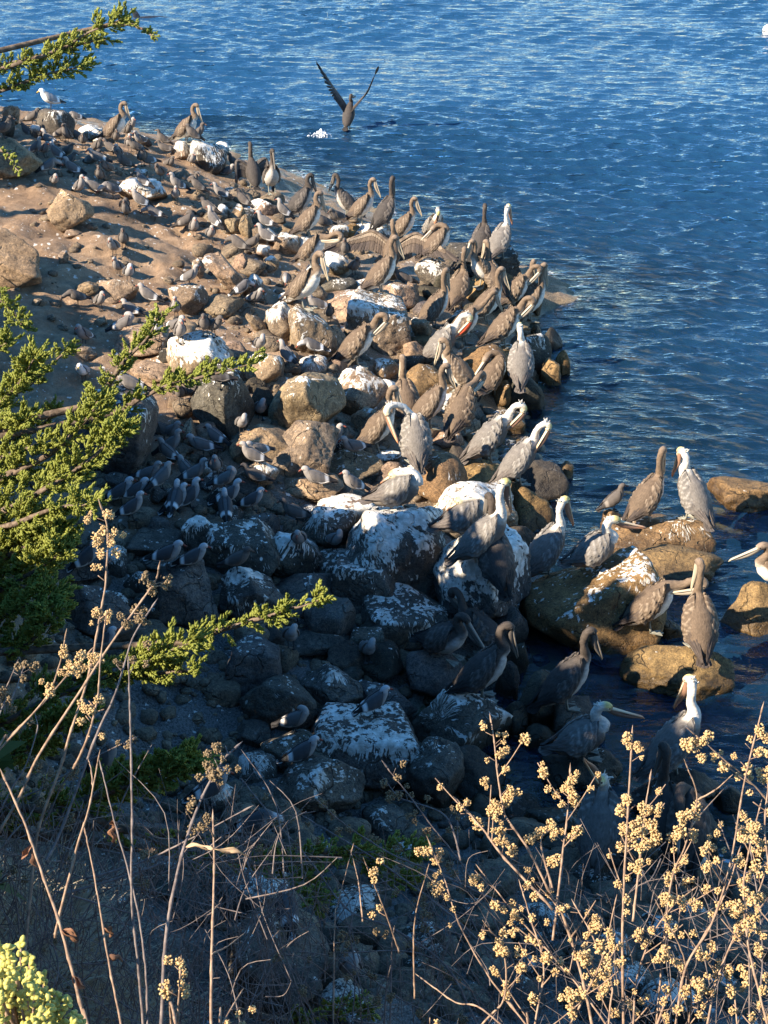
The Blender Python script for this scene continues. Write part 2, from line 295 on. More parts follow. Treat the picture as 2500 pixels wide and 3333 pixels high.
# ------------------------------------------------------------------ survey: boulders (box, tint, droppings, angularity, name|label), gulls, pelicans
ROCKS=[
(10,343,61,405,'b',25,5,''),
(120,359,241,464,'g',45,4,'dark round boulder at upper left|dark rounded boulder with whitened right shoulder under the lone white gull'),
(256,407,338,456,'b',90,6,''),
(-77,459,120,584,'b',8,3,'smooth brown boulder|smooth brown boulder half cut off by the left edge near the top'),
(302,451,353,482,'b',50,5,''),
(446,441,492,476,'g',60,6,''),
(558,466,615,523,'b',75,6,''),
(630,461,727,556,'g',85,6,'streaked shoreline rock|white streaked grey rock on the far shore in front of the hunched pelican'),
(681,466,743,538,'g',75,6,''),
(425,553,476,584,'g',75,5,''),
(392,574,538,656,'b',95,4,'whitewashed flat rock|wide whitewashed rock lying on brown dirt at upper left'),
(0,369,46,464,'g',20,6,''),
(97,407,149,451,'g',70,5,''),
(150,624,322,753,'b',30,5,'pyramid boulder|lone pyramid shaped brown boulder with white drips from its tip on bare dirt'),
(-116,753,134,923,'b',5,6,'big tan boulder|big tan angular boulder at the left edge casting a black shadow'),
(206,745,268,781,'b',30,5,''),
(193,818,221,861,'b',40,5,''),
(318,904,445,984,'b',40,5,''),
(250,919,318,966,'b',30,6,''),
(380,1071,542,1150,'b',35,7,''),
(231,1121,307,1161,'b',8,4,''),
(307,1031,347,1060,'b',5,7,''),
(673,795,810,986,'b',50,6,'leaning slab|long leaning slab with a white streaked upper end'),
(628,849,662,903,'b',35,4,''),
(756,831,810,896,'b',20,5,''),
(803,900,859,961,'b',60,5,''),
(796,1012,872,1091,'b',25,2,'speckled round stone|speckled round brown stone below the leaning slab'),
(872,983,951,1120,'b',70,4,'left drip boulder|brown boulder with a broad white curtain beside the ruffled pelican'),
(951,1008,1082,1156,'b',55,4,'right drip boulder|brown boulder with long white drips under the ruffled pelican'),
(561,1098,738,1243,'b',85,3,'white dome|pale dome boulder with white streaks all round behind the yellow green sprig'),
(724,1117,796,1185,'b',35,6,''),
(803,1156,912,1250,'b',60,4,''),
(962,1167,1064,1229,'b',65,4,''),
(597,939,658,975,'b',10,4,''),
(561,939,666,1023,'b',35,5,''),
(666,968,781,1030,'b',10,5,''),
(847,748,904,791,'b',90,6,''),
(894,769,970,831,'b',65,5,''),
(973,773,1031,838,'b',90,5,''),
(836,802,875,838,'b',90,4,''),
(865,838,904,878,'b',75,6,''),
(1053,827,1129,896,'b',90,3,'white loaf rock|rounded white loaf shaped rock in the middle of the far cluster'),
(706,668,749,708,'b',85,5,''),
(731,715,781,758,'b',10,5,''),
(781,704,821,777,'b',30,6,''),
(753,664,800,737,'b',45,6,''),
(984,863,1064,921,'b',92,5,''),
(803,650,908,702,'b',70,6,'ridge slab|pale ridge slab with white stripes at the edge of the far water'),
(904,730,977,773,'b',20,6,''),
(1074,737,1129,777,'b',85,6,''),
(912,954,962,990,'b',85,4,''),
(1121,734,1168,777,'o',10,4,''),
(1145,731,1274,800,'g',80,5,''),
(1033,957,1193,1025,'b',40,7,''),
(1036,905,1151,969,'g',45,6,''),
(1145,912,1199,969,'b',80,5,''),
(1136,963,1321,1127,'b',65,7,'big pale block|largest pale block with a wide white washed face in the pelican crowd'),
(1253,927,1347,1011,'b',40,4,''),
(1362,851,1470,933,'g',70,4,''),
(1404,890,1488,957,'d',10,2,''),
(1365,933,1440,978,'d',5,4,''),
(1319,924,1362,993,'b',10,7,''),
(1350,987,1404,1038,'g',25,5,''),
(1344,1041,1401,1101,'b',20,6,''),
(1335,1101,1458,1138,'o',10,7,''),
(1319,1119,1374,1180,'b',5,5,''),
(1223,1171,1289,1231,'b',60,4,''),
(1080,1171,1127,1228,'b',10,6,''),
(1048,1213,1090,1263,'b',5,2,''),
(1325,1195,1452,1294,'o',25,4,''),
(1000,1162,1063,1228,'b',70,4,''),
(1241,1237,1301,1288,'b',95,4,''),
(1130,1083,1169,1132,'b',70,6,''),
(1063,1056,1121,1147,'b',10,6,''),
(1121,1189,1229,1258,'b',65,5,''),
(888,1207,1100,1412,'b',40,5,'broad brown boulder|broad brown boulder with a white crown and fine cracks above the pebble patch'),
(1098,1209,1247,1360,'b',55,4,'split-face boulder|brown boulder with one wide white fall down its middle'),
(1468,806,1672,886,'d',25,7,'dark ledge|flat dark ledge at the seaward tip under two standing pelicans'),
(1519,895,1669,998,'o',8,6,''),
(1561,937,1597,995,'o',5,5,''),
(1462,1007,1546,1073,'g',55,5,''),
(1513,983,1567,1022,'d',10,4,''),
(1519,1130,1651,1254,'o',15,5,'amber boulder|amber weed covered boulder in the middle of the pelican crowd'),
(1579,1127,1691,1215,'o',65,4,''),
(1697,1100,1784,1209,'d',45,4,''),
(1733,1058,1763,1091,'o',5,5,''),
(1751,1073,1823,1130,'d',8,4,''),
(1769,1169,1820,1254,'o',5,4,''),
(1811,1142,1853,1212,'o',5,3,''),
(1654,1212,1760,1323,'d',8,5,''),
(1609,1227,1669,1344,'o',8,5,''),
(1543,1079,1603,1115,'b',30,5,''),
(1736,977,1761,1028,'o',5,5,''),
(1380,1245,1486,1296,'o',30,4,''),
(1392,1281,1519,1356,'b',92,4,''),
(1152,1336,1279,1432,'b',35,6,''),
(1400,1399,1499,1468,'b',40,5,''),
(1228,1468,1300,1504,'b',75,5,''),
(1050,1483,1228,1574,'b',45,6,'flat perch slab|flat brown slab with white edge where two grey gulls perch'),
(1225,1501,1303,1589,'b',10,6,''),
(1291,1516,1369,1601,'b',85,5,''),
(1366,1501,1508,1652,'o',20,6,'rusty boulder|rusty golden boulder just above the half lit dome'),
(1171,1586,1243,1634,'b',25,6,''),
(1050,1610,1207,1703,'b',75,3,''),
(1154,1650,1429,1950,'g',70,3,'half-lit dome|huge dome boulder whose white left side is sunlit and right side shaded'),
(1422,1566,1656,1707,'b',85,4,'wrinkled white boulder|wrinkled white boulder beside the sleeping pelican at the water'),
(1369,1471,1442,1547,'o',5,4,''),
(1412,1486,1463,1550,'d',3,2,''),
(1658,1579,1786,1702,'o',15,4,'bronze boulder|smooth bronze boulder standing at the waterline in front of a preening pelican'),
(1697,1515,1833,1606,'d',12,4,''),
(1812,1509,1861,1553,'o',5,3,''),
(1471,1506,1628,1579,'o',15,6,''),
(1456,1449,1518,1542,'d',5,4,''),
(1421,1734,1699,2040,'g',85,4,'guano outcrop|steep outcrop streaked all over with white beneath two grey pelicans'),
(1691,1773,2165,2099,'o',45,3,'brown headland rock|big golden brown rock with white crest jutting from the water'),
(1624,1777,1720,1887,'g',75,4,''),
(1632,1711,1732,1785,'d',5,4,''),
(1601,1961,1703,2106,'g',10,5,''),
(1954,1661,2033,1723,'o',3,4,''),
(1958,1661,2332,1819,'o',45,3,'two-pelican rock|golden islet rock with a white cap carrying two pelicans'),
(2042,1769,2348,1896,'o',3,4,''),
(2025,2069,2382,2250,'o',12,2,'golden water rock|rounded golden rock in the water carrying two brown pelicans'),
(2146,2019,2225,2080,'o',3,5,''),
(2315,1548,2530,1654,'o',3,4,'right reef rock|low brown rock rising from the water at the right edge'),
(2344,1894,2546,2050,'o',4,3,''),
(884,1730,1029,1867,'g',70,3,'streaked egg boulder|rounded shaded boulder with white streaks radiating from its top under a dark gull'),
(1022,1795,1192,1876,'g',60,4,''),
(987,1661,1141,1786,'g',65,3,''),
(1100,1809,1322,1988,'g',45,8,'diamond block|diamond shaped shaded block with a white fall near its upper corner'),
(1204,1932,1454,2100,'g',55,3,'frosted dome|low dome with white drips hanging like icicles in the shade'),
(1161,2015,1317,2133,'d',15,2,''),
(904,1863,1094,1975,'g',25,4,''),
(850,1787,892,1881,'g',25,4,''),
(1002,1965,1141,2089,'g',10,5,''),
(1132,2048,1246,2138,'g',30,7,''),
(1078,2095,1175,2185,'d',5,6,''),
(1172,2102,1300,2225,'d',20,5,''),
(919,2048,1119,2136,'g',15,5,''),
(850,2044,919,2111,'d',5,3,''),
(747,2084,900,2223,'g',35,7,'drip block|square shaded block with vertical white drips down its face'),
(984,2171,1127,2250,'g',55,5,''),
(1118,2182,1172,2243,'d',8,6,''),
(1335,2142,1450,2247,'d',12,5,''),
(607,1675,700,1807,'g',60,4,'white-veined stone|upright shaded stone veined with white'),
(673,1715,891,1883,'g',50,4,'veined hump|large shaded hump with white lines running from its ridge'),
(732,1863,904,2012,'g',65,3,''),
(501,1845,707,2028,'g',20,7,'faceted cube|big cube like shaded boulder with a few white drips under two gulls'),
(412,1726,609,1820,'g',25,7,''),
(466,1683,550,1742,'g',5,4,''),
(806,1675,900,1753,'g',35,5,''),
(227,1919,442,2098,'g',25,2,'round black boulder|round dark boulder with splashed white top behind dry stems'),
(456,1791,589,1856,'g',20,5,''),
(169,1792,348,1894,'g',30,3,''),
(154,1738,188,1792,'g',10,6,''),
(127,1792,173,1858,'g',5,5,''),
(131,1884,181,1931,'d',5,5,''),
(217,1253,503,1532,'g',40,3,'black boulder behind branch|large black boulder with white runs behind the cypress branch'),
(427,1181,557,1250,'b',10,3,'lit tan hump|sunlit tan hump behind the yellow green sprig'),
(246,1127,311,1174,'b',5,3,''),
(344,1535,434,1600,'g',15,5,''),
(492,1586,542,1644,'g',10,4,''),
(640,1210,807,1412,'g',40,5,'tall shaded boulder|tall shaded boulder with sun on the small lumps at its foot'),
(679,1323,782,1407,'b',20,5,''),
(577,1372,636,1455,'b',35,4,''),
(640,1379,712,1452,'b',5,6,''),
(815,1349,948,1535,'b',40,7,'diagonal slab|long diagonal brown slab with white upper end half in sun'),
(882,1386,1081,1538,'b',25,6,''),
(756,1429,835,1495,'b',20,5,''),
(779,1495,896,1585,'b',60,4,''),
(923,1535,1100,1624,'b',35,6,''),
(749,1551,848,1618,'g',10,5,''),
(802,1236,862,1286,'d',10,4,''),
(809,1263,892,1346,'d',5,4,''),
(659,1551,722,1611,'g',55,5,''),
(798,2200,1010,2357,'g',25,2,'black ball boulder|round black boulder below the drip block'),
(984,2171,1168,2308,'g',45,4,''),
(1151,2220,1337,2351,'g',35,5,''),
(996,2325,1349,2537,'g',60,7,'splashed wedge|wedge shaped boulder splashed white under a lone gull'),
(917,2478,1160,2658,'g',50,4,'spattered boulder|broad shaded boulder with white spatter and three drips'),
(872,2388,1074,2525,'g',35,4,''),
(776,2355,874,2423,'g',10,5,''),
(1194,2621,1327,2700,'g',30,4,''),
(1041,2296,1098,2337,'g',5,4,''),
(1371,2231,1655,2421,'g',60,4,'hunched pelican rock|big shaded rock with white crust under the hunched dark pelican'),
(1339,2139,1496,2272,'g',5,5,''),
(1331,2408,1494,2631,'g',40,2,'tall egg stone|tall egg shaped dark stone scraped with white'),
(1649,2274,1713,2406,'d',5,3,''),
(1688,2208,1817,2349,'d',10,5,''),
(1800,2280,1945,2386,'g',5,8,'flat-topped block|flat topped dark block by the water under the white breasted pelican'),
(1715,2353,1804,2421,'d',3,3,''),
(1788,2455,1954,2553,'d',5,3,''),
(1433,2654,1523,2701,'g',15,4,''),
(1621,2168,1682,2261,'d',5,4,''),
(1645,2088,1709,2174,'d',5,4,''),
(1449,2451,1623,2572,'d',3,4,''),
(1727,2635,1888,2705,'g',45,4,''),
(1787,2456,1997,2550,'d',5,3,''),
(2047,2509,2349,2637,'d',30,5,''),
(2110,2608,2336,2782,'d',15,5,''),
(1878,2745,2016,2835,'g',55,4,''),
(2117,2736,2327,2902,'g',50,5,''),
(1984,2704,2038,2753,'d',5,4,''),
(2274,2733,2341,2796,'d',5,3,''),
(2327,2560,2414,2637,'d',5,4,''),
(2414,2743,2491,2825,'d',10,4,''),
(742,2820,922,2982,'g',65,3,''),
(768,2982,1038,3252,'g',40,6,'gull block|bottom block with a thick white run and a gull on its corner'),
(1200,2637,1318,2755,'g',40,5,''),
(1026,3104,1082,3160,'g',10,4,''),
(968,2965,1045,3013,'g',15,5,''),
(434,2819,677,2925,'g',5,5,''),
(567,2925,716,3009,'g',15,5,''),
(338,2667,424,2763,'g',50,5,''),
(193,2643,309,2749,'g',35,6,''),
(1151,3215,1238,3264,'g',10,4,''),
(1325,2974,1393,3037,'g',20,4,'')]
GULLS=[(108,405,0,'j','s'),(251,402,180,'a','b'),(254,453,170,'a','t'),(197,461,20,'j','s'),(218,469,-90,'j','s'),(166,489,150,'a','s'),
(123,512,10,'a','s'),(149,517,-60,'a','s'),(190,530,160,'a','s'),(218,505,-20,'j','t'),(225,543,0,'j','t'),(159,570,10,'a','b'),
(241,580,150,'a','s'),(179,615,-80,'a','s'),(264,643,-60,'a','s'),(310,634,180,'a','t'),(369,651,190,'a','b'),(328,605,-70,'j','s'),
(353,584,-110,'j','s'),(274,487,-70,'j','s'),(320,505,-40,'j','s'),(379,471,-90,'j','s'),(430,433,-70,'a','s'),(420,453,-40,'j','s'),
(423,494,-80,'a','s'),(459,484,-120,'a','s'),(446,507,180,'j','s'),(366,512,160,'j','s'),(387,529,-80,'a','s'),(323,544,180,'a','s'),
(302,533,0,'j','t'),(400,559,180,'j','s'),(466,547,-50,'j','s'),(489,546,200,'a','s'),(530,480,170,'j','s'),(543,508,190,'j','s'),
(648,453,0,'j','s'),(628,515,160,'j','s'),(625,544,-80,'a','s'),(551,540,-30,'j','t'),(528,592,-100,'j','s'),(576,629,170,'a','s'),
(628,611,-60,'j','s'),(643,648,180,'j','s'),(574,674,-80,'a','s'),(722,660,170,'a','s'),(791,688,170,'j','s'),(456,688,160,'a','s'),
(469,643,170,'a','s'),(407,700,-80,'j','s'),(15,456,0,'j','s'),(90,438,160,'j','t'),(740,570,0,'a','t'),(763,559,190,'j','s'),
(412,721,-90,'j','s'),(506,725,180,'a','b'),(405,818,-100,'j','s'),(374,847,-80,'a','s'),(387,902,-90,'a','s'),(421,916,-60,'d','s'),
(485,996,170,'a','s'),(255,1005,200,'j','b'),(329,1017,-70,'a','s'),(430,1028,180,'a','t'),(401,1068,0,'a','p'),(273,1121,-110,'a','s'),
(575,1049,-80,'a','s'),(573,1097,-30,'a','s'),(590,1126,-50,'a','s'),(515,1137,-90,'w','s'),(606,766,0,'j','p'),(635,774,-70,'a','s'),
(686,792,-80,'a','s'),(695,749,160,'a','s'),(684,716,160,'j','s'),(868,753,170,'a','s'),(919,724,170,'a','s'),(872,828,180,'a','s'),
(781,832,170,'j','b'),(818,822,0,'j','s'),(1060,734,180,'j','s'),(1100,734,200,'j','s'),(1056,777,190,'j','s'),(619,934,-20,'a','s'),
(832,1002,-30,'a','s'),(789,1026,30,'d','b'),(933,940,-80,'a','b'),(669,1103,-90,'j','s'),(696,1104,-40,'j','s'),(845,1153,-80,'a','p'),
(935,1204,150,'a','s'),(1024,1165,190,'d','b'),(1036,1009,180,'a','t'),(1071,1051,-80,'j','s'),(1145,1176,0,'a','p'),(1125,905,-90,'j','s'),
(1152,906,-50,'j','s'),(1315,921,180,'j','t'),(1095,1479,0,'a','s'),(1158,1499,190,'a','s'),(1143,1607,180,'a','s'),(848,1372,-90,'a','p'),
(593,1351,-90,'j','s'),(626,1364,-20,'j','s'),(722,1307,190,'j','s'),(712,1469,160,'a','s'),(666,1499,170,'a','s'),(792,1506,-70,'a','p'),
(847,1496,200,'a','s'),(703,1565,-80,'a','s'),(603,1569,170,'a','s'),(633,1595,20,'a','s'),(734,1608,0,'a','p'),(580,1672,50,'d','s'),
(623,1666,40,'d','s'),(736,1692,95,'d','s'),(746,1666,20,'d','s'),(825,1666,15,'d','s'),(842,1613,180,'j','s'),(829,1563,190,'a','s'),
(1037,1619,190,'a','s'),(971,1731,180,'j','s'),(557,1447,0,'a','s'),(560,1500,0,'a','s'),(275,1250,-110,'w','s'),(430,1269,180,'a','t'),
(358,1523,10,'a','s'),(550,1514,170,'a','s'),(535,1447,200,'j','s'),(528,1599,20,'a','s'),(481,1595,0,'a','s'),(445,1642,10,'d','s'),
(401,1660,15,'d','s'),(575,1682,95,'d','s'),(438,1735,20,'d','s'),(1089,1799,-80,'a','p'),(977,1864,-90,'a','s'),(969,2045,15,'d','s'),
(948,2128,-80,'a','p'),(1197,2193,-70,'a','p'),(546,1864,15,'d','s'),(629,1851,0,'d','t'),(774,1882,0,'j','s'),(300,1901,15,'d','s'),
(346,2150,10,'d','s'),(1217,2340,20,'d','s'),(959,2391,10,'a','p'),(982,2477,5,'d','t'),(828,2744,0,'d','b'),(939,3043,100,'d','s'),
(1142,3212,-90,'a','p'),(685,2663,30,'d','s'),(357,2533,0,'a','s'),(1998,1671,0,'j','s'),(166,357,190,'w','s')]
PELICANS=[
(610, 476, 0, 'j', 'hunch', 'brown pelican hunched on the far shore with a gull in front of it'),
(377, 464, 0, 'j', 'hunch', 'brown pelican half hidden behind a dark gull on the far left shore'),
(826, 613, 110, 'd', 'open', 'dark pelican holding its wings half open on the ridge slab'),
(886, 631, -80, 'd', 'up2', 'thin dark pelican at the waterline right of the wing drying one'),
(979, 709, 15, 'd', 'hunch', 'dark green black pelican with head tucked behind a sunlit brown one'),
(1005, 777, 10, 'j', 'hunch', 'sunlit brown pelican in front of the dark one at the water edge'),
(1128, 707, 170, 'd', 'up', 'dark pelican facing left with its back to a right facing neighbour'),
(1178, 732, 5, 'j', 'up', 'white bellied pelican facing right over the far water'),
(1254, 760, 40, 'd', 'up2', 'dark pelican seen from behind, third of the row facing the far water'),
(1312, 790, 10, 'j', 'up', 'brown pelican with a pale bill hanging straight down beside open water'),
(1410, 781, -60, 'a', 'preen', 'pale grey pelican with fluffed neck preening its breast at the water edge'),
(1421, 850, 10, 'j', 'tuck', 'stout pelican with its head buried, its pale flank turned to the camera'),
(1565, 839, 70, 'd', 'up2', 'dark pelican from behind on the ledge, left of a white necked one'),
(1627, 850, 60, 'a', 'up', 'grey pelican with bright white neck standing on the dark ledge'),
(1569, 944, 200, 'j', 'up', 'pale brown pelican with long hanging bill facing left below the ledge'),
(1277, 877, 80, 'j', 'spread', 'brown pelican spreading both wings with flight feathers fanned'),
(1241, 958, 15, 'j', 'up', 'grey brown pelican standing on the big pale block'),
(1017, 885, -10, 'j', 'side', 'fluffy brown pelican bending its neck right and bill back over the white rocks'),
(995, 1006, -30, 'j', 'hunch', 'ruffled dark pelican with white head and long bill on the drip boulder'),
(1163, 1192, 10, 'j', 'preen', 'white breasted pelican arching its neck behind a grey gull'),
(1413, 1063, 30, 'j', 'up2', 'slim brown pelican with tail towards camera right of the big pale block'),
(1492, 1001, 60, 'j', 'up2', 'brown pelican with stretched neck behind the slim one on dark stones'),
(1600, 983, 120, 'j', 'up2', 'brown pelican showing mostly its neck behind the yellow billed bird'),
(1582, 1061, 15, 'j', 'up', 'white bellied pelican with yellowish bill facing right in the crowd'),
(1510, 1123, 15, 'j', 'long', 'brown pelican leaning forward with neck stretched to the upper right'),
(1492, 1279, 165, 'j', 'hunch', 'brown pelican turning its pale bill left above the white rock'),
(1434, 1197, 15, 'r', 'preen', 'grey pelican with yellow crown showing a red throat pouch while preening'),
(1691, 1276, 80, 'a', 'hunch', 'large grey pelican with white neck and orange bill at the end of the point'),
(1639, 1139, 10, 'j', 'preen', 'brown pelican pointing a long grey bill down at its own back'),
(1672, 1013, 20, 'j', 'preen', 'brown pelican curling its neck among the rightmost cluster'),
(1709, 1028, 60, 'j', 'up', 'tall brown pelican at the back of the rightmost cluster'),
(1724, 1043, 10, 'j', 'up2', 'white bellied pelican closest to the water in the rightmost cluster'),
(1600, 1299, 40, 'j', 'tuck', 'brown pelican with head tucked under its wing below the amber boulder'),
(1499, 1419, 60, 'j', 'side', 'brown pelican from behind laying its long bill left across its back'),
(1321, 1382, 100, 'j', 'up', 'brown pelican with bill hanging right, seen from behind on white rock'),
(1397, 1396, 15, 'j', 'up', 'brown pelican with broad cream bill facing right above the gravel'),
(1228, 1473, 10, 'j', 'up', 'brown pelican with yellowish bill beside two grey gulls'),
(1351, 1527, 100, 'a', 'side2', 'grey pelican bending its white neck left to preen, back to the camera'),
(1300, 1657, 5, 'a', 'sleep', 'grey pelican asleep on the half lit dome with yellow crown on its back'),
(1592, 1509, 15, 'a', 'preen', 'silvery pelican with white head preening its flank with an orange tipped bill'),
(1685, 1594, 20, 'a', 'preen2', 'dark grey pelican with pale yellow head bending its pink bill to its belly'),
(1515, 1744, 5, 'a', 'sleep', 'grey pelican asleep on the guano outcrop with yellow crown showing'),
(1569, 1877, 10, 'a', 'up2', 'blue grey pelican with long white neck standing in shade on the outcrop'),
(1773, 1811, 40, 'a', 'up', 'silvery pelican with bright white neck at the crest of the brown headland rock'),
(1934, 1862, 20, 'a', 'rest', 'silvery pelican resting with its bill pointing right on the brown rock'),
(2100, 1704, 40, 'j', 'up2', 'brown pelican with straight neck on the islet, left one of the pair'),
(2246, 1700, 120, 'a', 'hunch', 'silvery pelican with white crest preening on the islet, right one of the pair'),
(2108, 2088, 5, 'j', 'side', 'brown pelican bending its neck right with bill laid back on the round rock'),
(2265, 2123, 90, 'j', 'up2', 'brown pelican seen straight from behind on the golden water rock'),
(2511, 1877, 190, 'j', 'rest', 'brown pelican cut off by the right edge of the water'),
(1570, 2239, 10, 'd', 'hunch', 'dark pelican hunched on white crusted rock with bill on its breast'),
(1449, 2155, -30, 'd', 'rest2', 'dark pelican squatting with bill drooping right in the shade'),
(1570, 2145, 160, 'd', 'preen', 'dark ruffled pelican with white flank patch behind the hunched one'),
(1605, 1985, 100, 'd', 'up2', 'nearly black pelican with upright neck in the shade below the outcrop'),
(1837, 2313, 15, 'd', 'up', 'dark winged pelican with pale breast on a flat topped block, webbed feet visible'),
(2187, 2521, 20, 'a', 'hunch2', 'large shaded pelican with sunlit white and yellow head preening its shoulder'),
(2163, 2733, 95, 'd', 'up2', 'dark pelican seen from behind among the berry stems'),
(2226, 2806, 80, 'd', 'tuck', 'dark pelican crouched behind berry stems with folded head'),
(1883, 2606, 10, 'a', 'rest', 'grey pelican lying low with pale green crown and bill pointing right'),
(1941, 2796, 80, 'a', 'gaze', 'grey pelican from behind with its bill thrown up over its back')]
# ------------------------------------------------------------------ terrain
CTRL = [(0,650,1.9),(150,800,1.7),(300,950,1.5),(100,1000,1.6),(350,650,1.7),(500,800,1.45),(600,1000,1.25),(700,650,1.3),(850,750,1.1),(1000,850,.9),
 (0,450,1.8),(300,450,1.55),(600,500,1.25),(900,640,.85),(800,1250,1.0),(600,1350,1.0),(1000,1100,.9),(1200,1000,.7),(1200,800,.6),(1400,900,.55),(1600,860,.4),(1000,1450,.8),
 (1200,1300,.6),(1400,1200,.5),(1620,1150,.3),(1500,1450,.35),(1300,1550,.5),(700,1600,.9),(400,1500,1.1),(1000,1800,.6),(1300,1800,.4),(1600,1800,.12),
 (600,1800,.8),(300,1900,.9),(100,2100,1.1),(1000,2100,.4),(1400,2200,.12),(700,2200,.5),(500,2450,.5),(900,2400,.28),(1300,2500,.08),(1600,2480,-.22),
 (1720,2300,-.2),(1200,2800,.4),(1500,2900,.28),(1900,2900,.22),(2300,3000,.2),(800,2800,.6),(400,2900,.8),(1000,3200,.7),(2000,3250,.5),(200,2600,.9),
 (1900,1500,-.22),(1850,1200,-.35),(1750,900,-.6),(2100,1300,-.3),(2300,1060,-.5),(2120,1480,-.22),(2450,1200,-1),(2450,1650,-.4),(2300,1900,-.3),(2000,1960,-.2),(2300,2350,-.4),(2470,2700,-.25),
 (2130,2480,-.3),(1800,2100,-.22),(1760,1620,-.12),(1740,1330,-.1),(1250,560,-1),(1150,560,-.9),(1400,690,-.8),(1660,770,-.7),(900,470,-1.2),(500,400,-1.5),(150,300,-1.5),
 (2000,600,-2.5),(1250,200,-3),(2400,300,-3),(2400,800,-1.8),(1850,1680,-.2),(1650,2600,-.2)]
def zpoint(px, py, z):
    r = rays(px, py); return CAM + r * ((z - CAM[2]) / r[2])
cw = np.array([zpoint(*c) for c in CTRL] + [(-15, 25, 2.2), (-13, 15, 2.0), (-9, 10, 1.8), (11, 12, -1), (12, 25, -2), (0, 48, -3), (-16, 48, -3), (16, 48, -3), (-14, 36, .5), (5, 5, .4), (-5, 5, 1.2)])
def tps_fit(c, lam=.02):
    X = c[:, :2]; n = len(X); d = np.linalg.norm(X[:, None] - X[None], axis=2); K = np.where(d > 0, d * d * np.log(d + 1e-9), 0) + lam * np.eye(n)
    Pm = np.c_[np.ones(n), X]; A = np.block([[K, Pm], [Pm.T, np.zeros((3, 3))]]); return np.linalg.solve(A, np.r_[c[:, 2], 0, 0, 0])
TW = tps_fit(cw)
def tps(X, Y):
    s = TW[-3] + TW[-2] * X + TW[-1] * Y
    for i in range(len(cw)):
        d2 = (X - cw[i, 0]) ** 2 + (Y - cw[i, 1]) ** 2; s = s + TW[i] * 0.5 * d2 * np.log(d2 + 1e-9)
    return s
def sstep(x, a, b):
    t = np.clip((x - a) / (b - a), 0, 1); return t * t * (3 - 2 * t)
def height(X, Y, detail=True):
    X = np.asarray(X, float); Y = np.asarray(Y, float)
    z = np.clip(tps(np.clip(X, -16, 13), np.clip(Y, 4, 49)), -3, 2.2)
    z = np.minimum(z, np.maximum((34.5 - Y) * 1.1, -3.2)); z = np.minimum(z, np.maximum((5.6 - X) * .6, -.9) + np.where(Y < 12, 2, 0))
    # camera bluff: left shoulder bulges further out
    lf = sstep(-X, 0.1, 1.3)
    bl = 6.9 - .68 * np.maximum(Y - .6, 0) - 1.5 * np.maximum(Y - 4.5, 0); br = 6.9 - 1.25 * np.maximum(Y - .3, 0)
    z = np.maximum(z, br * (1 - lf) + bl * lf)
    z = np.maximum(z, np.minimum(1.0 + (-X - (.27 * Y + 1.9)) * .6, 6) - 9 * (1 - sstep(34 - Y, 0, 6)))
    if detail:
        P = np.stack([X, Y, np.zeros_like(X)], -1)
        k = 1.0 - .6 * sstep(-z, -.05, .2)
        z = z + k * (.09 * fbm(P * .9, 3) + .05 * fbm(P * 3.3 + 5, 3) + (.018 + .016 * sstep(z, .9, 1.3)) * fbm(P * 12, 3))
    return z
gx = np.arange(-15, 12.01, .085); gy = np.arange(-5, 49, .085)
GX, GY = np.meshgrid(gx, gy); GZ = height(GX, GY)
def hgrid(x, y):
    fx = np.clip((np.asarray(x) - gx[0]) / .085, 0, len(gx) - 1.001); fy = np.clip((np.asarray(y) - gy[0]) / .085, 0, len(gy) - 1.001)
    i = fx.astype(int); j = fy.astype(int); a = fx - i; b = fy - j
    return (GZ[j, i] * (1 - a) + GZ[j, i + 1] * a) * (1 - b) + (GZ[j + 1, i] * (1 - a) + GZ[j + 1, i + 1] * a) * b
def hit_ground(px, py, lift=0.0):
    r = rays(px, py); r = r.reshape(-1, 3); ts = np.arange(4, 62, .05); res = np.full((len(r), 3), np.nan)
    for k in range(len(r)):
        P = CAM + r[k] * ts[:, None]; below = P[:, 2] < hgrid(P[:, 0], P[:, 1]) + lift
        if below.any(): res[k] = P[np.argmax(below)]
    return res
ny, nx = GX.shape
idx = np.arange(nx * ny).reshape(ny, nx)
GF = np.stack([idx[:-1, :-1], idx[:-1, 1:], idx[1:, 1:], idx[1:, :-1]], -1).reshape(-1, 4)
gme = mesh_np('ground', np.stack([GX, GY, GZ], -1).reshape(-1, 3), GF, M['ground'])
tag(link('ground', gme), kind='structure')
# far sea floor out to the horizon
far = 4000
tag(link('seabed', mesh_np('seabed', [(-far, -far, -3.6), (far, -far, -3.6), (far, far, -3.6), (-far, far, -3.6)], [(0, 1, 2, 3)], M['ground'])), kind='structure')

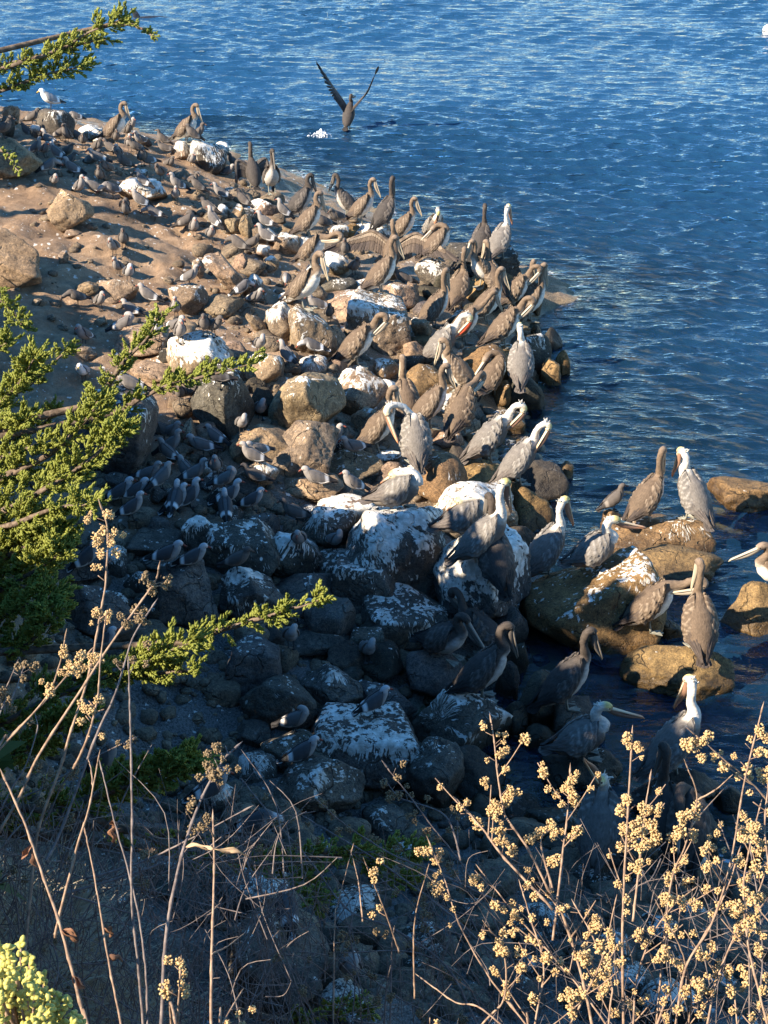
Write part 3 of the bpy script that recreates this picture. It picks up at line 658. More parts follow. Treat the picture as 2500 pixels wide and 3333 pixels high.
# ------------------------------------------------------------------ water
uu = np.linspace(-1, 1, 400); wy = [6.0]
while wy[-1] < 56: wy.append(wy[-1] + (.014 + .00105 * wy[-1]))
wy = np.array(wy); UX, WY = np.meshgrid(uu, wy); WX = UX * (3.4 + .275 * WY)
depth_w = -np.where((WX < 12) & (WY < 48.8), hgrid(WX, WY), -3.2)
calm = sstep(depth_w, .05, .8) * .75 + .25
WZ = np.zeros_like(WX); DX = np.zeros_like(WX); DY = np.zeros_like(WX)
wr = np.random.default_rng(3)
for i in range(64):
    lam = .18 * (4.4 ** (wr.random() ** 1.3)); k = 2 * math.pi / lam
    th = math.radians(-97 + wr.normal(0, 15)); kx, ky = math.cos(th) * k, math.sin(th) * k
    A = .035 * lam * (.55 + .8 * wr.random()) / math.sqrt(64 / 13); ph = kx * WX + ky * WY + wr.random() * 6.28
    lf = np.where(lam < .5, sstep(46 - WY, 0, 25) * .8 + .2, 1)
    WZ += A * lf * np.cos(ph); DX -= A * math.cos(th) * np.sin(ph); DY -= A * math.sin(th) * np.sin(ph)
patch = .75 + .5 * fbm(np.stack([WX * .16, WY * .1, WX * 0], -1), 2)
env = calm * np.clip(patch, .3, 1.4) * sstep(1 - np.abs(UX), 0, .02) * sstep(WY - 6, 0, .4) * sstep(56 - WY, 0, 2)
V = np.stack([WX + DX * env, WY + DY * env, WZ * env], -1).reshape(-1, 3)
murk = 1 - np.exp(-np.maximum(depth_w, 0) * .95)
nyw, nxw = WX.shape; idx = np.arange(nyw * nxw).reshape(nyw, nxw)
F = np.stack([idx[:-1, :-1], idx[:-1, 1:], idx[1:, 1:], idx[1:, :-1]], -1).reshape(-1, 4)
n0 = len(V); O = np.array([(-far, -far, 0), (far, -far, 0), (far, far, 0), (-far, far, 0)]); a, b, c_, d = idx[0, 0], idx[0, -1], idx[-1, -1], idx[-1, 0]
F = np.vstack([F, [(n0, n0 + 1, b, a), (n0 + 1, n0 + 2, c_, b), (n0 + 2, n0 + 3, d, c_), (n0 + 3, n0, a, d)]])
wme = mesh_np('water', np.vstack([V, O]), F, M['water'])
at_ = wme.attributes.new('murk', 'FLOAT', 'POINT'); at_.data.foreach_set('value', np.r_[murk.ravel(), np.ones(4)].astype(np.float32))
WATER = tag(link('water', wme), kind='structure')
WATER.hide_viewport = True   # (only while birds and rocks are being set down; switched back below)

# ------------------------------------------------------------------ boulders
def ico(sub):
    bm = bmesh.new(); bmesh.ops.create_icosphere(bm, subdivisions=sub, radius=1); bm.verts.ensure_lookup_table()
    V = np.array([v.co[:] for v in bm.verts]); F = np.array([[v.index for v in f.verts] for f in bm.faces]); bm.free(); return V, F
ICO = {k: ico(k) for k in (1, 2, 3, 4, 5, 6)}
def rock_shape(seed, ang, sub, rough=1.0, cells=None):
    """unit-ish boulder: smooth-min of random cutting planes, chipped and weathered with noise"""
    r = np.random.default_rng(seed); D, F = ICO[sub]
    npl = 22 if ang <= 3 else (15 if ang <= 5 else 10)
    N = r.normal(size=(npl, 3)); N /= np.linalg.norm(N, axis=1)[:, None]
    if ang >= 7: N[:6] = np.array([(1, .1, .1), (-1, .05, .15), (.1, 1, .1), (-.1, -1, .12), (.08, -.05, 1), (0, .1, -1)]) + r.normal(0, .12, (6, 3)); N /= np.linalg.norm(N, axis=1)[:, None]
    h = 1 - r.random(npl) * (.06 + .06 * ang); k = 26 + 4.2 * ang
    dots = np.maximum(D @ N.T, .04); rad = h / dots
    w_ = np.exp(-k * (rad - rad.min(1)[:, None])); R = rad.min(1) - np.log(w_.sum(1)) / k
    R = np.minimum(R, 1.25)
    R = R * (1 + rough * (.055 * fbm(D * 1.4 + seed, 3) + .03 * fbm(D * 4.5 + seed, 3) + .013 * fbm(D * 13 + seed, 2)))
    rid = 1 - np.abs(vnoise(D * 3.1 + seed * 1.3)); R = R - rough * .035 * np.maximum(rid - .86, 0) / .14
    V = D * R[:, None]
    V[:, 2] = np.where(V[:, 2] < 0, V[:, 2] * .9, V[:, 2]); mn, mx = V.min(0), V.max(0)
    return (V - (mn + mx) / 2) / ((mx - mn) / 2), F

TINT = {'b': (.315, .232, .158), 'g': (.135, .12, .104), 'o': (.25, .163, .078), 'd': (.07, .062, .048)}  # the grey entry darkens boulders lying in shade: shade put into the tint
def make_rock(V, F, size, loc, tint, guano, seed, name='boulder', yaw=0):
    me = mesh_np(name, V * (np.array(size) / 2), F, M['rock']); return place_rock(me, loc, tint, guano, seed, size[2], name, yaw)
def place_rock(me, loc, tint, guano, seed, hgt, name, yaw=0, scale=None):
    o = link(name, me, None, loc, yaw, scale); o['tint'] = [float(x) for x in tint]; o['guano'] = float(guano); o['half_height'] = float(hgt / 2); o['seed'] = float(seed % 50); return o

class Boulder: pass
BOULD = []
for i, (x0, y0, x1, y1, tn, gu, ang, lab) in enumerate(ROCKS):
    cx, cy = (x0 + x1) / 2, (y0 + y1) / 2; r = rays(cx, cy); best = None
    for t in np.arange(5, 50, .06):
        P = CAM + r * t; sc = FPX / t; gf = (.95 if 'headland' in lab else 1.0) if x0 > 1880 or 'headland' in lab else 1.25 if x0 > 520 else 1.12; W = (x1 - x0) / sc * gf; hv = (y1 - y0) / sc * gf
        dep = math.atan2(-r[2], math.hypot(r[0], r[1])); s_, c_ = math.sin(dep), math.cos(dep)
        D = min(W * (.85 if hv < .9 * W else 1.15), .8 * hv / s_); H = max(math.sqrt(max(hv ** 2 - (D * s_) ** 2, 0)) / c_, .4 * D)
        H = min(H, 1.25 * max(W, .3))
        gz = float(hgrid(P[0], P[1])); wet = gz < .02
        if P[2] - H / 2 + (.10 if wet else .16) * H <= max(gz, 0.0):
            if wet: P = P - np.array([0, 0, .22 * H]); H = H * 1.5; D *= 1.08; W *= 1.05
            best = (P, W, D, H); break
    if best is None: continue
    P, W, D, H = best; big = max(x1 - x0, y1 - y0)
    V, F = rock_shape(i * 7 + 3, ang, 5 if big > 170 else 4)
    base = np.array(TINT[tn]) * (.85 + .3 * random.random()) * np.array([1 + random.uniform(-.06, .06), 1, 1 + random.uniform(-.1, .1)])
    if i == 13:   # the pyramid: pinch the top
        k = np.clip((V[:, 2] + .2) / 1.2, 0, 1); V[:, 0] = V[:, 0] * (1 - .62 * k) - .25 * k; V[:, 1] *= (1 - .5 * k)
    if 'leaning slab' in lab or 'diagonal slab' in lab:   # long axis runs down to the right
        a_ = math.radians(-52 if 'leaning' in lab else -38); Ls = math.hypot(x1 - x0, y1 - y0) / (FPX / ((P - CAM) @ FWD)) * .95
        V2 = V * np.array([Ls / 2, D * .35, Ls * .17]); V = np.c_[V2[:, 0] * math.cos(a_) - V2[:, 2] * math.sin(a_), V2[:, 1] , V2[:, 0] * math.sin(a_) * .75 + V2[:, 2] * math.cos(a_)]
        o = make_rock(V * 2, F, (1, 1, 1), P, base, gu / 100, i * 3.7); o['half_height'] = H / 2
    else: o = make_rock(V, F, (W, D, H), P, base, gu / 100, i * 3.7)
    b = Boulder(); b.o = o; b.px, b.py = cx, cy; b.w = x1 - x0; b.land, b.label = (lab.split('|') + [''])[:2] if lab else ('', ''); b.tn = tn; b.gu = gu; b.ang = ang; b.P = P; b.size = (W, D, H)
    BOULD.append(b)
# filler stones between the boulders (shared meshes)
ROCKZONE = [(560,560),(760,560),(1000,680),(1350,760),(1600,860),(1720,1000),(1780,1180),(1720,1340),(1760,1560),(1700,1750),(1700,2000),(1900,2300),(2050,2600),(2480,2750),(2480,3300),(900,3300),(620,2900),(760,2300),(300,2150),(250,1900),(450,1650),(560,1400),(520,1100),(650,800)]
def inpoly(x, y, poly):
    r = False; n = len(poly)
    for i in range(n):
        x1, y1 = poly[i]; x2, y2 = poly[(i + 1) % n]
        if (y1 > y) != (y2 > y) and x < (x2 - x1) * (y - y1) / (y2 - y1) + x1: r = not r
    return r
FILL = []
for k in range(10):
    V, F = rock_shape(900 + k, 3 + k % 5, 3); FILL.append(mesh_np('stone', V * np.array([.5, .42 + .04 * (k % 3), .3 + .03 * (k % 4)]), F, M['rock']))
cand = []
while len(cand) < 1100:
    x, y = random.uniform(250, 2480), random.uniform(540, 3300)
    if inpoly(x, y, ROCKZONE): cand.append((x, y))
hits = hit_ground([c[0] for c in cand], [c[1] for c in cand]); nst = 0
loose = []
for (x, y), P in zip(cand, hits):
    if np.isnan(P[0]) or P[2] < -.15 or P[1] < 7: continue
    if any(abs(P[0] - b.P[0]) < b.size[0] * .42 and abs(P[1] - b.P[1]) < b.size[1] * .42 for b in BOULD): continue
    if nst < 78:
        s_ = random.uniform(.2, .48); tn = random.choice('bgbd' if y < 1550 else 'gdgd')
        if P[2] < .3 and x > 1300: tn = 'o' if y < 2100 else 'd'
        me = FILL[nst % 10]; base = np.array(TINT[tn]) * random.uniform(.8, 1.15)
        o = place_rock(me, (P[0], P[1], P[2] + s_ * .1), base, random.uniform(0, .7) if y > 700 else .4, nst * 1.9, .6, 'boulder', random.uniform(0, 6.28), s_)
        b = Boulder(); b.o = o; b.px, b.py = x, y; b.w = s_ * 250; b.land = b.label = ''; b.tn = tn; b.gu = 20; b.ang = 4; b.P = P; b.size = (s_, s_, s_ * .6); BOULD.append(b); nst += 1
    else: loose.append(P)
# cobbles and pebbles: nobody could count them
mb_V, mb_F, off = [], [], 0; D2, F2 = ICO[2]
pr = np.random.default_rng(11); px = pr.uniform(0, 2480, 6500); py = pr.uniform(540, 3330, 6500)
keep = [inpoly(a, b, ROCKZONE) or (a < 700 and 1500 < b < 2700) or (a < 620 and 560 < b < 1100 and pr.random() < .4) for a, b in zip(px, py)]
px, py = px[keep], py[keep]; hp = hit_ground(px, py)
for P in hp:
    if np.isnan(P[0]) or P[2] < -.3 or P[1] < 6.5: continue
    s_ = .02 + .085 * pr.random() ** 2.2; V = D2 if s_ > .05 else ICO[1][0]; F = F2 if s_ > .05 else ICO[1][1]
    V = V * (1 + .35 * vnoise(V * 1.7 + pr.random(3) * 50))[:, None] * np.array([1, .8, .6]) * s_; a = pr.random() * 6.28
    V = np.c_[V[:, 0] * math.cos(a) - V[:, 1] * math.sin(a), V[:, 0] * math.sin(a) + V[:, 1] * math.cos(a), V[:, 2]] + P + [0, 0, s_ * .25]
    mb_V.append(V); mb_F.append(F + off); off += len(V)
for P in loose[:210]:
    s_ = pr.uniform(.16, .42); me = FILL[pr.integers(10)]; V = np.empty(len(me.vertices) * 3, np.float32); me.vertices.foreach_get('co', V); V = V.reshape(-1, 3) * s_; F = ICO[3][1]; a = pr.random() * 6.28
    V = np.c_[V[:, 0] * math.cos(a) - V[:, 1] * math.sin(a), V[:, 0] * math.sin(a) + V[:, 1] * math.cos(a), V[:, 2]] + P + [0, 0, s_ * .12]; mb_V.append(V); mb_F.append(F + off); off += len(V)
o = tag(link('cobbles', mesh_np('cobbles', np.vstack(mb_V), np.vstack(mb_F), M['rock'])), 'grey and brown cobbles filling the gaps between the boulders', 'cobbles', None, 'stuff')
o['tint'] = [.215, .17, .122]; o['guano'] = .12; o['half_height'] = 5.0; o['seed'] = 3.0
# ------------------------------------------------------------------ birds: standing points found on rocks and ground
bpy.context.view_layer.update(); DG = bpy.context.evaluated_depsgraph_get()
# where the shade lies in the cove (the crowns that cast it are grown from these points further down)
SHADE = [[(-200,915),(0,915),(150,955),(225,985),(215,1060),(170,1120),(190,1190),(270,1215),(330,1260),(420,1330),(560,1340),(690,1330),(640,1385),(640,1450),(755,1488),(780,1552),(880,1580),(1030,1650),(1100,1640),(1165,1722),(1285,1752),(1305,1600),(1360,1580),(1420,1690),(1520,1690),(1600,1740),(1690,1760),(1700,1900),(1735,2000),(1850,1990),(1930,2110),(2040,2100),(2120,2240),(2200,2310),(2600,2330),(2700,3500),(-200,3500)],
 [(-150,330),(60,330),(130,400),(220,470),(330,500),(420,480),(560,520),(700,560),(770,600),(700,625),(560,610),(520,640),(440,600),(330,580),(240,590),(130,585),(-150,580)]]
HOLES = [(1500,1700,34),(1470,1840,50),(1470,1760,30),(1665,1935,28),(1810,1960,0),(2210,2210,40),(740,1380,26),(1545,1790,18),(640,1330,20),(500,1325,22)]
RAGGED = [(1810,1945,42),(1965,1990,45),(350,1130,0),(330,1075,26)]
pts = []; sr = np.random.default_rng(15)
for k, poly in enumerate(SHADE):
    xs = [p[0] for p in poly]; ys = [p[1] for p in poly]
    y = min(ys)
    while y < max(ys):
        st = max(9, (y + 1000) * .0105) if k == 0 else 11; x = min(xs)
        while x < max(xs):
            q = (x + sr.uniform(-8, 8), y + sr.uniform(-.4, .4) * st)
            if inpoly(*q, poly) and all(inpoly(q[0] + ex, q[1] + ey, poly) for ex, ey in ((26, 0), (0, 30), (0, -40), (22, -30))) and not any((q[0] - h[0]) ** 2 + (q[1] - h[1]) ** 2 < (1.7 * h[2]) ** 2 for h in HOLES) and (k == 0 or sr.random() < .62): pts.append(q)
            x += st * (1.25 if k == 0 else 1.8)
        y += st
for h in RAGGED: pts += [(h[0] + sr.normal(0, h[2] * .5), h[1] + sr.normal(0, h[2] * .4)) for _ in range(10)]
G3 = []
for q in pts:
    r = Vector(rays(*q)); ok, loc, *_ = SC.ray_cast(DG, Vector(CAM), r.normalized())
    if ok: G3.append(np.array(loc) + [0, 0, .05])
def perch(px, py):
    for k in range(10):
        p = perch1(px, py + 9 * k)
        if p is not None and p.z > .03: return p
    return perch1(px, py)
def perch1(px, py):
    r = Vector(rays(px, py)); r.normalize()
    ok, loc, nor, _, ob, _ = SC.ray_cast(DG, Vector(CAM), r)
    if not ok: return None
    p = Vector(loc) + Vector((r.x, r.y, 0)).normalized() * .06
    ok, l2, n2, _, ob, _ = SC.ray_cast(DG, Vector((p.x, p.y, loc.z + 1.0)), Vector((0, 0, -1)))
    if not ok or l2.z < -.05: return Vector((loc.x, loc.y, max(loc.z, -.02)))
    return l2
PERCH_P = [perch(p[0], p[1]) for p in PELICANS]; PERCH_G = [perch(g[0], g[1]) for g in GULLS]
WATER.hide_viewport = False

J = dict(back=(.115, .082, .056), belly=(.74, .68, .58), neck=(.16, .115, .078), head=(.22, .165, .12), crown=(.22, .165, .12), wing=(.108, .078, .054), edge=(.27, .21, .15), prim=(.055, .042, .035), bill=(.50, .42, .31), tip=(.52, .44, .30), pouch=(.33, .28, .21))
A_ = dict(back=(.145, .13, .115), belly=(.12, .10, .085), neck=(.60, .56, .49), head=(.60, .55, .40), crown=(.62, .50, .19), wing=(.15, .136, .12), edge=(.30, .278, .25), prim=(.10, .085, .075), bill=(.62, .50, .33), tip=(.66, .30, .15), pouch=(.26, .15, .10))
D_ = dict(back=(.055, .047, .042), belly=(.42, .39, .35), neck=(.07, .056, .046), head=(.06, .05, .042), crown=(.06, .05, .042), wing=(.07, .06, .052), edge=(.14, .12, .105), prim=(.025, .022, .02), bill=(.19, .17, .145), tip=(.22, .19, .15), pouch=(.12, .105, .09))  # dark plumage; on the far-shore birds it also puts tree shade into the colour
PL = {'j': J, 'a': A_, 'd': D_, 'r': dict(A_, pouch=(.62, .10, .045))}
# neck control points after the breast (x, y, z, radius side, radius fore-aft) ; last two make the head ; then bill direction ; sit drop
BODY = [(-.26, 0, .085, .02, .02), (-.205, 0, .13, .085, .065), (-.11, 0, .21, .13, .12), (.0, 0, .305, .142, .145), (.085, 0, .395, .115, .125), (.135, 0, .47, .07, .082)]
NECK = {
 'up': ([(.165, 0, .53, .045, .052), (.15, 0, .62, .034, .038), (.14, 0, .70, .031, .035), (.165, 0, .765, .036, .038), (.205, 0, .785, .037, .041), (.245, 0, .76, .026, .028)], (.30, 0, -.95), 0),
 'up2': ([(.155, 0, .54, .045, .05), (.14, 0, .64, .034, .038), (.135, 0, .74, .031, .034), (.155, 0, .81, .036, .038), (.19, .01, .83, .037, .041), (.225, .02, .805, .027, .03)], (.13, .05, -.99), 0),
 'hunch': ([(.17, 0, .51, .05, .06), (.14, .01, .59, .037, .043), (.135, .02, .66, .034, .037), (.17, .03, .71, .037, .039), (.215, .03, .715, .037, .041), (.25, .03, .685, .027, .03)], (.20, .02, -.98), 0),
 'hunch2': ([(.16, .02, .53, .05, .055), (.145, .05, .62, .036, .04), (.15, .06, .71, .034, .037), (.17, .10, .77, .038, .04), (.175, .145, .775, .038, .042), (.165, .185, .74, .027, .03)], (-.13, .20, -.97), 0),
 'preen': ([(.20, 0, .51, .048, .055), (.225, -.02, .59, .036, .039), (.26, -.05, .655, .033, .035), (.315, -.08, .675, .036, .038), (.345, -.09, .635, .038, .041), (.335, -.09, .59, .027, .03)], (-.68, .10, -.72), 0),
 'preen2': ([(.18, 0, .53, .048, .055), (.19, -.02, .62, .036, .039), (.215, -.06, .70, .034, .036), (.265, -.09, .735, .037, .039), (.295, -.10, .70, .038, .041), (.28, -.10, .655, .027, .03)], (-.50, .05, -.86), 0),
 'side': ([(.21, 0, .49, .048, .055), (.285, -.02, .52, .037, .04), (.365, -.04, .57, .033, .035), (.44, -.05, .585, .036, .037), (.475, -.055, .54, .038, .04), (.445, -.06, .495, .028, .03)], (-.985, .03, -.16), 0),
 'side2': ([(.16, .04, .51, .048, .055), (.15, .10, .60, .037, .04), (.12, .19, .655, .034, .036), (.09, .27, .655, .037, .038), (.07, .30, .61, .038, .04), (.05, .29, .565, .028, .03)], (-.45, -.30, -.84), 0),
 'long': ([(.22, 0, .50, .048, .052), (.29, 0, .565, .035, .037), (.36, 0, .64, .031, .033), (.42, 0, .705, .035, .036), (.46, .01, .71, .037, .038), (.49, .01, .68, .027, .029)], (.35, .1, -.93), 0),
 'tuck': ([(.16, .02, .49, .055, .06), (.12, .06, .545, .045, .047), (.05, .085, .55, .04, .042), (-.01, .09, .53, .04, .042), (-.05, .09, .495, .037, .04), (-.08, .09, .47, .026, .028)], (-.72, .04, -.69), 0),
 'sleep': ([(.16, 0, .44, .06, .065), (.13, .01, .505, .048, .05), (.06, .015, .525, .042, .044), (-.02, .02, .515, .041, .044), (-.055, .02, .50, .04, .044), (-.09, .025, .475, .028, .03)], (-.80, .0, -.6), .11),
 'rest': ([(.15, 0, .46, .06, .068), (.10, 0, .53, .045, .05), (.09, 0, .59, .038, .042), (.125, 0, .64, .039, .041), (.175, 0, .64, .039, .042), (.215, 0, .62, .028, .03)], (.93, 0, -.36), .11),
 'rest2': ([(.15, 0, .47, .06, .065), (.12, 0, .54, .045, .048), (.12, 0, .59, .038, .04), (.16, 0, .635, .038, .041), (.205, 0, .625, .038, .041), (.235, 0, .595, .028, .03)], (.62, 0, -.78), .11),
 'gaze': ([(.15, 0, .47, .055, .06), (.12, .0, .55, .042, .046), (.10, .0, .61, .037, .04), (.06, .0, .65, .038, .041), (.02, 0.02, .655, .038, .041), (-.01, .04, .67, .028, .03)], (-.35, .30, .80), 0),
 'fly': ([(.19, 0, .47, .05, .055), (.20, 0, .55, .042, .045), (.17, 0, .61, .037, .04), (.19, 0, .66, .037, .04), (.23, 0, .67, .037, .04), (.27, 0, .655, .027, .03)], (.9, 0, -.43), 0)}
NECK['spread'] = NECK['hunch']; NECK['open'] = NECK['up']
SIT = ('sleep', 'rest', 'rest2')

def lerp3(a, b, t): return np.asarray(a) * (1 - t)[:, None] + np.asarray(b) * t[:, None]
def body_axis(u, drop):
    B = np.array(BODY)[:, :3]; B = B.copy(); 
    if drop: B[:, 2] = .115 + (B[:, 2] - .13) * .55
    return np.stack([np.interp(u, np.linspace(0, 1, len(B)), B[:, k]) for k in range(3)], -1), np.interp(u, np.linspace(0, 1, len(B)), np.array(BODY)[:, 3])

def wing_folded(pl, side, drop, lift=0.0, rag=0.0):
    nu, nv = 30, 13; us = np.linspace(0, 1, nu); vs = np.linspace(0, 1, nv); top = []; cols = []
    p0, _ = body_axis(np.array([0.93]), drop); p1, _ = body_axis(np.array([0.12]), drop)
    tip = p1[0] + np.array([-.13, 0, -.07 if not drop else -.01])
    for u in us:
        uu = 1 - u; ax, R = body_axis(np.array([max(.93 - .86 * u, .06)]), drop); ax = ax[0]; R = R[0]
        if u > .78: k = (u - .78) / .22; ax = ax * (1 - k) + tip * k; R = R * (1 - k) + .02 * k
        wid = math.sin(min(u / .13, 1) * math.pi / 2) * (1 - .80 * max(u - .5, 0) / .5)
        for v in vs:
            ph = math.radians(20 + (100 * wid + 6) * v); rr = R * (1.06 + .02 * (1 - v)) + .012 + lift * (v + .3)
            row = (u * 8 + .55 * math.sin(v * 40) * .3) % 1.0; ridge = .014 * (1 - row) * (1 - .3 * u)
            long_ = .006 * math.sin(v * 26 + u * 3) * (u > .45); rr += ridge + long_
            if rag: rr += rag * .02 * math.sin(u * 37 + v * 29) * math.sin(v * 17)
            p = ax + np.array([-.02 * v * (1 - u) - .03 * (v > .7) * 0, side * math.sin(ph) * rr, math.cos(ph) * rr]); top.append(p)
            e = (row < .28) * .75; base = np.array(pl['wing']); ed = np.array(pl['edge']); pr = np.array(pl['prim'])
            c = base * (1 - e) + ed * e
            if u > .62: k = min((u - .62) / .16, 1); c = c * (1 - k) + (pr * (.75 + .5 * (math.sin(v * 26) > 0)) ) * k
            if v > .86 and u < .6: c = c * .5 + ed * .5
            cols.append(c)
    T = np.array(top).reshape(nu, nv, 3); inner = T.copy(); axs = np.array([body_axis(np.array([max(.93 - .86 * u, .06)]), drop)[0][0] for u in us])
    inner = axs[:, None] + (T - axs[:, None]) * .86; inner[-1] = T[-1] - [0, 0, .006]
    V = np.vstack([T.reshape(-1, 3), inner.reshape(-1, 3)]); n = nu * nv; F = []
    for i in range(nu - 1):
        for j in range(nv - 1):
            a = i * nv + j; q = (a, a + 1, a + nv + 1, a + nv); F.append(q if side < 0 else q[::-1]); q2 = tuple(n + t for t in q); F.append(q2[::-1] if side < 0 else q2)
    ring = [i * nv for i in range(nu)] + [(nu - 1) * nv + j for j in range(1, nv)] + [i * nv + nv - 1 for i in range(nu - 2, -1, -1)] + [j for j in range(nv - 2, 0, -1)]
    for a, b in zip(ring, ring[1:] + ring[:1]): F.append((a, b, b + n, a + n))
    return mesh_np('wing', V, F, M['wing'], True, np.vstack([cols, cols]))

def feather(p, d, length, width, nrm, col, mb):
    """one long flight feather: a thin tapered blade with a raised shaft"""
    d = np.asarray(d, float); d /= np.linalg.norm(d); s = np.cross(nrm, d); s /= np.linalg.norm(s); n = np.cross(d, s); V = []
    for t, wd in ((0, .35), (.25, .8), (.6, 1), (.88, .75), (1, .12)):
        c = np.asarray(p) + d * length * t - n * .02 * length * t * t; V += [c - s * width * wd / 2, c + n * .004, c + s * width * wd / 2, c - n * .003]
    F = []
    for i in range(4):
        for j in range(4): a = i * 4 + j; b = i * 4 + (j + 1) % 4; F.append((a, b, b + 4, a + 4))
    F += [(3, 2, 1, 0), (16, 17, 18, 19)]; mb.add(V, F, col)

def wing_open(pl, side, sh, elbow, wrist, tip, chord=.34, back=(-1, 0, -.35)):
    mb = MB(); pts = np.array([sh, elbow, wrist, tip], float); P = catmull(pts, 22); P[:, 1] *= side
    rad = np.interp(np.linspace(0, 1, 22), [0, .3, .6, 1], [.05, .038, .03, .008]); V, F, ph, u, _ = tube(P, rad * 1.4, rad * .7, 8, (1, 0, 0))
    mb.add(V, F, lerp3([pl['wing']], [pl['edge']], np.clip(np.sin(u * 40) * .5, 0, 1)))
    bk = np.array(back, float); bk[1] *= side; nf = 26
    for k in range(nf):
        u = k / (nf - 1); p = P[int(u * 21)]; tdir = (P[-1] - P[-4]); tdir /= np.linalg.norm(tdir)
        mixk = max(u - .5, 0) / .5; d = bk / np.linalg.norm(bk) * (1 - mixk) + tdir * mixk * 1.25
        ln = chord * (.80 + .35 * u) * (1 if u < .93 else .8); nr = np.cross(P[min(int(u * 21) + 1, 21)] - P[max(int(u * 21) - 1, 0)], d) * side
        c = np.array(pl['prim']) if u > .4 else np.array(pl['prim']) * .5 + np.array(pl['wing']) * .5
        feather(p, d, ln, .062, nr, c * (.8 + .4 * (k % 2)), mb)
        if u < .9: feather(p + nr / np.linalg.norm(nr) * .010, d, ln * .52, .06, nr, np.array(pl['wing']) * (.9 + .25 * (k % 2)), mb); feather(p + nr / np.linalg.norm(nr) * .018, d, ln * .28, .055, nr, np.array(pl['edge']) * .85, mb)
    return mb.mesh('wing', M['wing'], False)

def webbed_foot(side, x0=.03, ln=.115, col='leg_p', z=0.0, w=.075):
    mb = MB(); a = [(x0 - .02, side * .055, z + .016)]
    toes = [(x0 + ln * .82, side * .055 - w * .62, z + .004), (x0 + ln, side * .055, z + .004), (x0 + ln * .82, side * .055 + w * .62, z + .004)]
    mids = [(x0 + ln * .78, side * .055 - w * .28, z + .003), (x0 + ln * .78, side * .055 + w * .28, z + .003)]
    T = a + [toes[0], mids[0], toes[1], mids[1], toes[2]]; n = 6; Bt = [(p[0], p[1], z - .004) for p in T]
    F = [(0, 1, 2), (0, 2, 3), (0, 3, 4), (0, 4, 5)] + [(6, 8, 7), (6, 9, 8), (6, 10, 9), (6, 11, 10)] + [(i, (i + 1) % 6, (i + 1) % 6 + 6, i + 6) for i in range(6)]
    mb.add(T + Bt, F)
    for t in toes:
        V, F2, *_ = tube(np.linspace(a[0], t, 4), [.007, .006, .005, .003], [.008, .007, .005, .003], 6, (0, 1, 0)); mb.add(V, F2)
    return mb

def bill_mesh(p, d, ln, pl, side0=(0, 1, 0)):
    d = np.array(d, float); d /= np.linalg.norm(d); p = np.array(p, float); sd = np.cross(d, [0, 0, 1.0]); 
    if np.linalg.norm(sd) < .2: sd = np.array([0, 1.0, 0])
    sd /= np.linalg.norm(sd); up = np.cross(sd, d)
    if up[2] < -.3 or (abs(d[2]) > .85 and up[0] * np.sign(d[0] + 1e-6) < 0): up = -up
    n = 12; t = np.linspace(0, 1, n); hook = np.where(t > .93, (t - .93) / .07, 0)
    P = p + d * ln * t[:, None] - up * (.012 * hook)[:, None]
    rl = np.interp(t, [0, .1, .5, .85, .95, 1], [.024, .021, .016, .015, .010, .002]); rv = rl * .55
    V, F, ph, u, _ = tube(P, rl, rv, 8, sd); upper = mesh_np('upper_bill', V, F, M['bill'], True, lerp3([pl['bill']], [pl['tip']], sstep(u, .35, 1)))
    P2 = p - up * .014 + d * ln * .97 * t[:, None] - up * (.020 * np.sin(np.clip(t / .85, 0, 1) * math.pi))[:, None]
    rl2 = np.interp(t, [0, .15, .5, .85, 1], [.022, .020, .014, .010, .002]); rv2 = np.interp(t, [0, .2, .5, .85, 1], [.028, .030, .02, .007, .002])
    V, F, ph, u, _ = tube(P2, rl2, rv2, 8, sd); pouch = mesh_np('throat_pouch', V, F, M['bill'], True, lerp3([pl['pouch']], [pl['tip']], sstep(u, .55, 1)))
    return upper, pouch

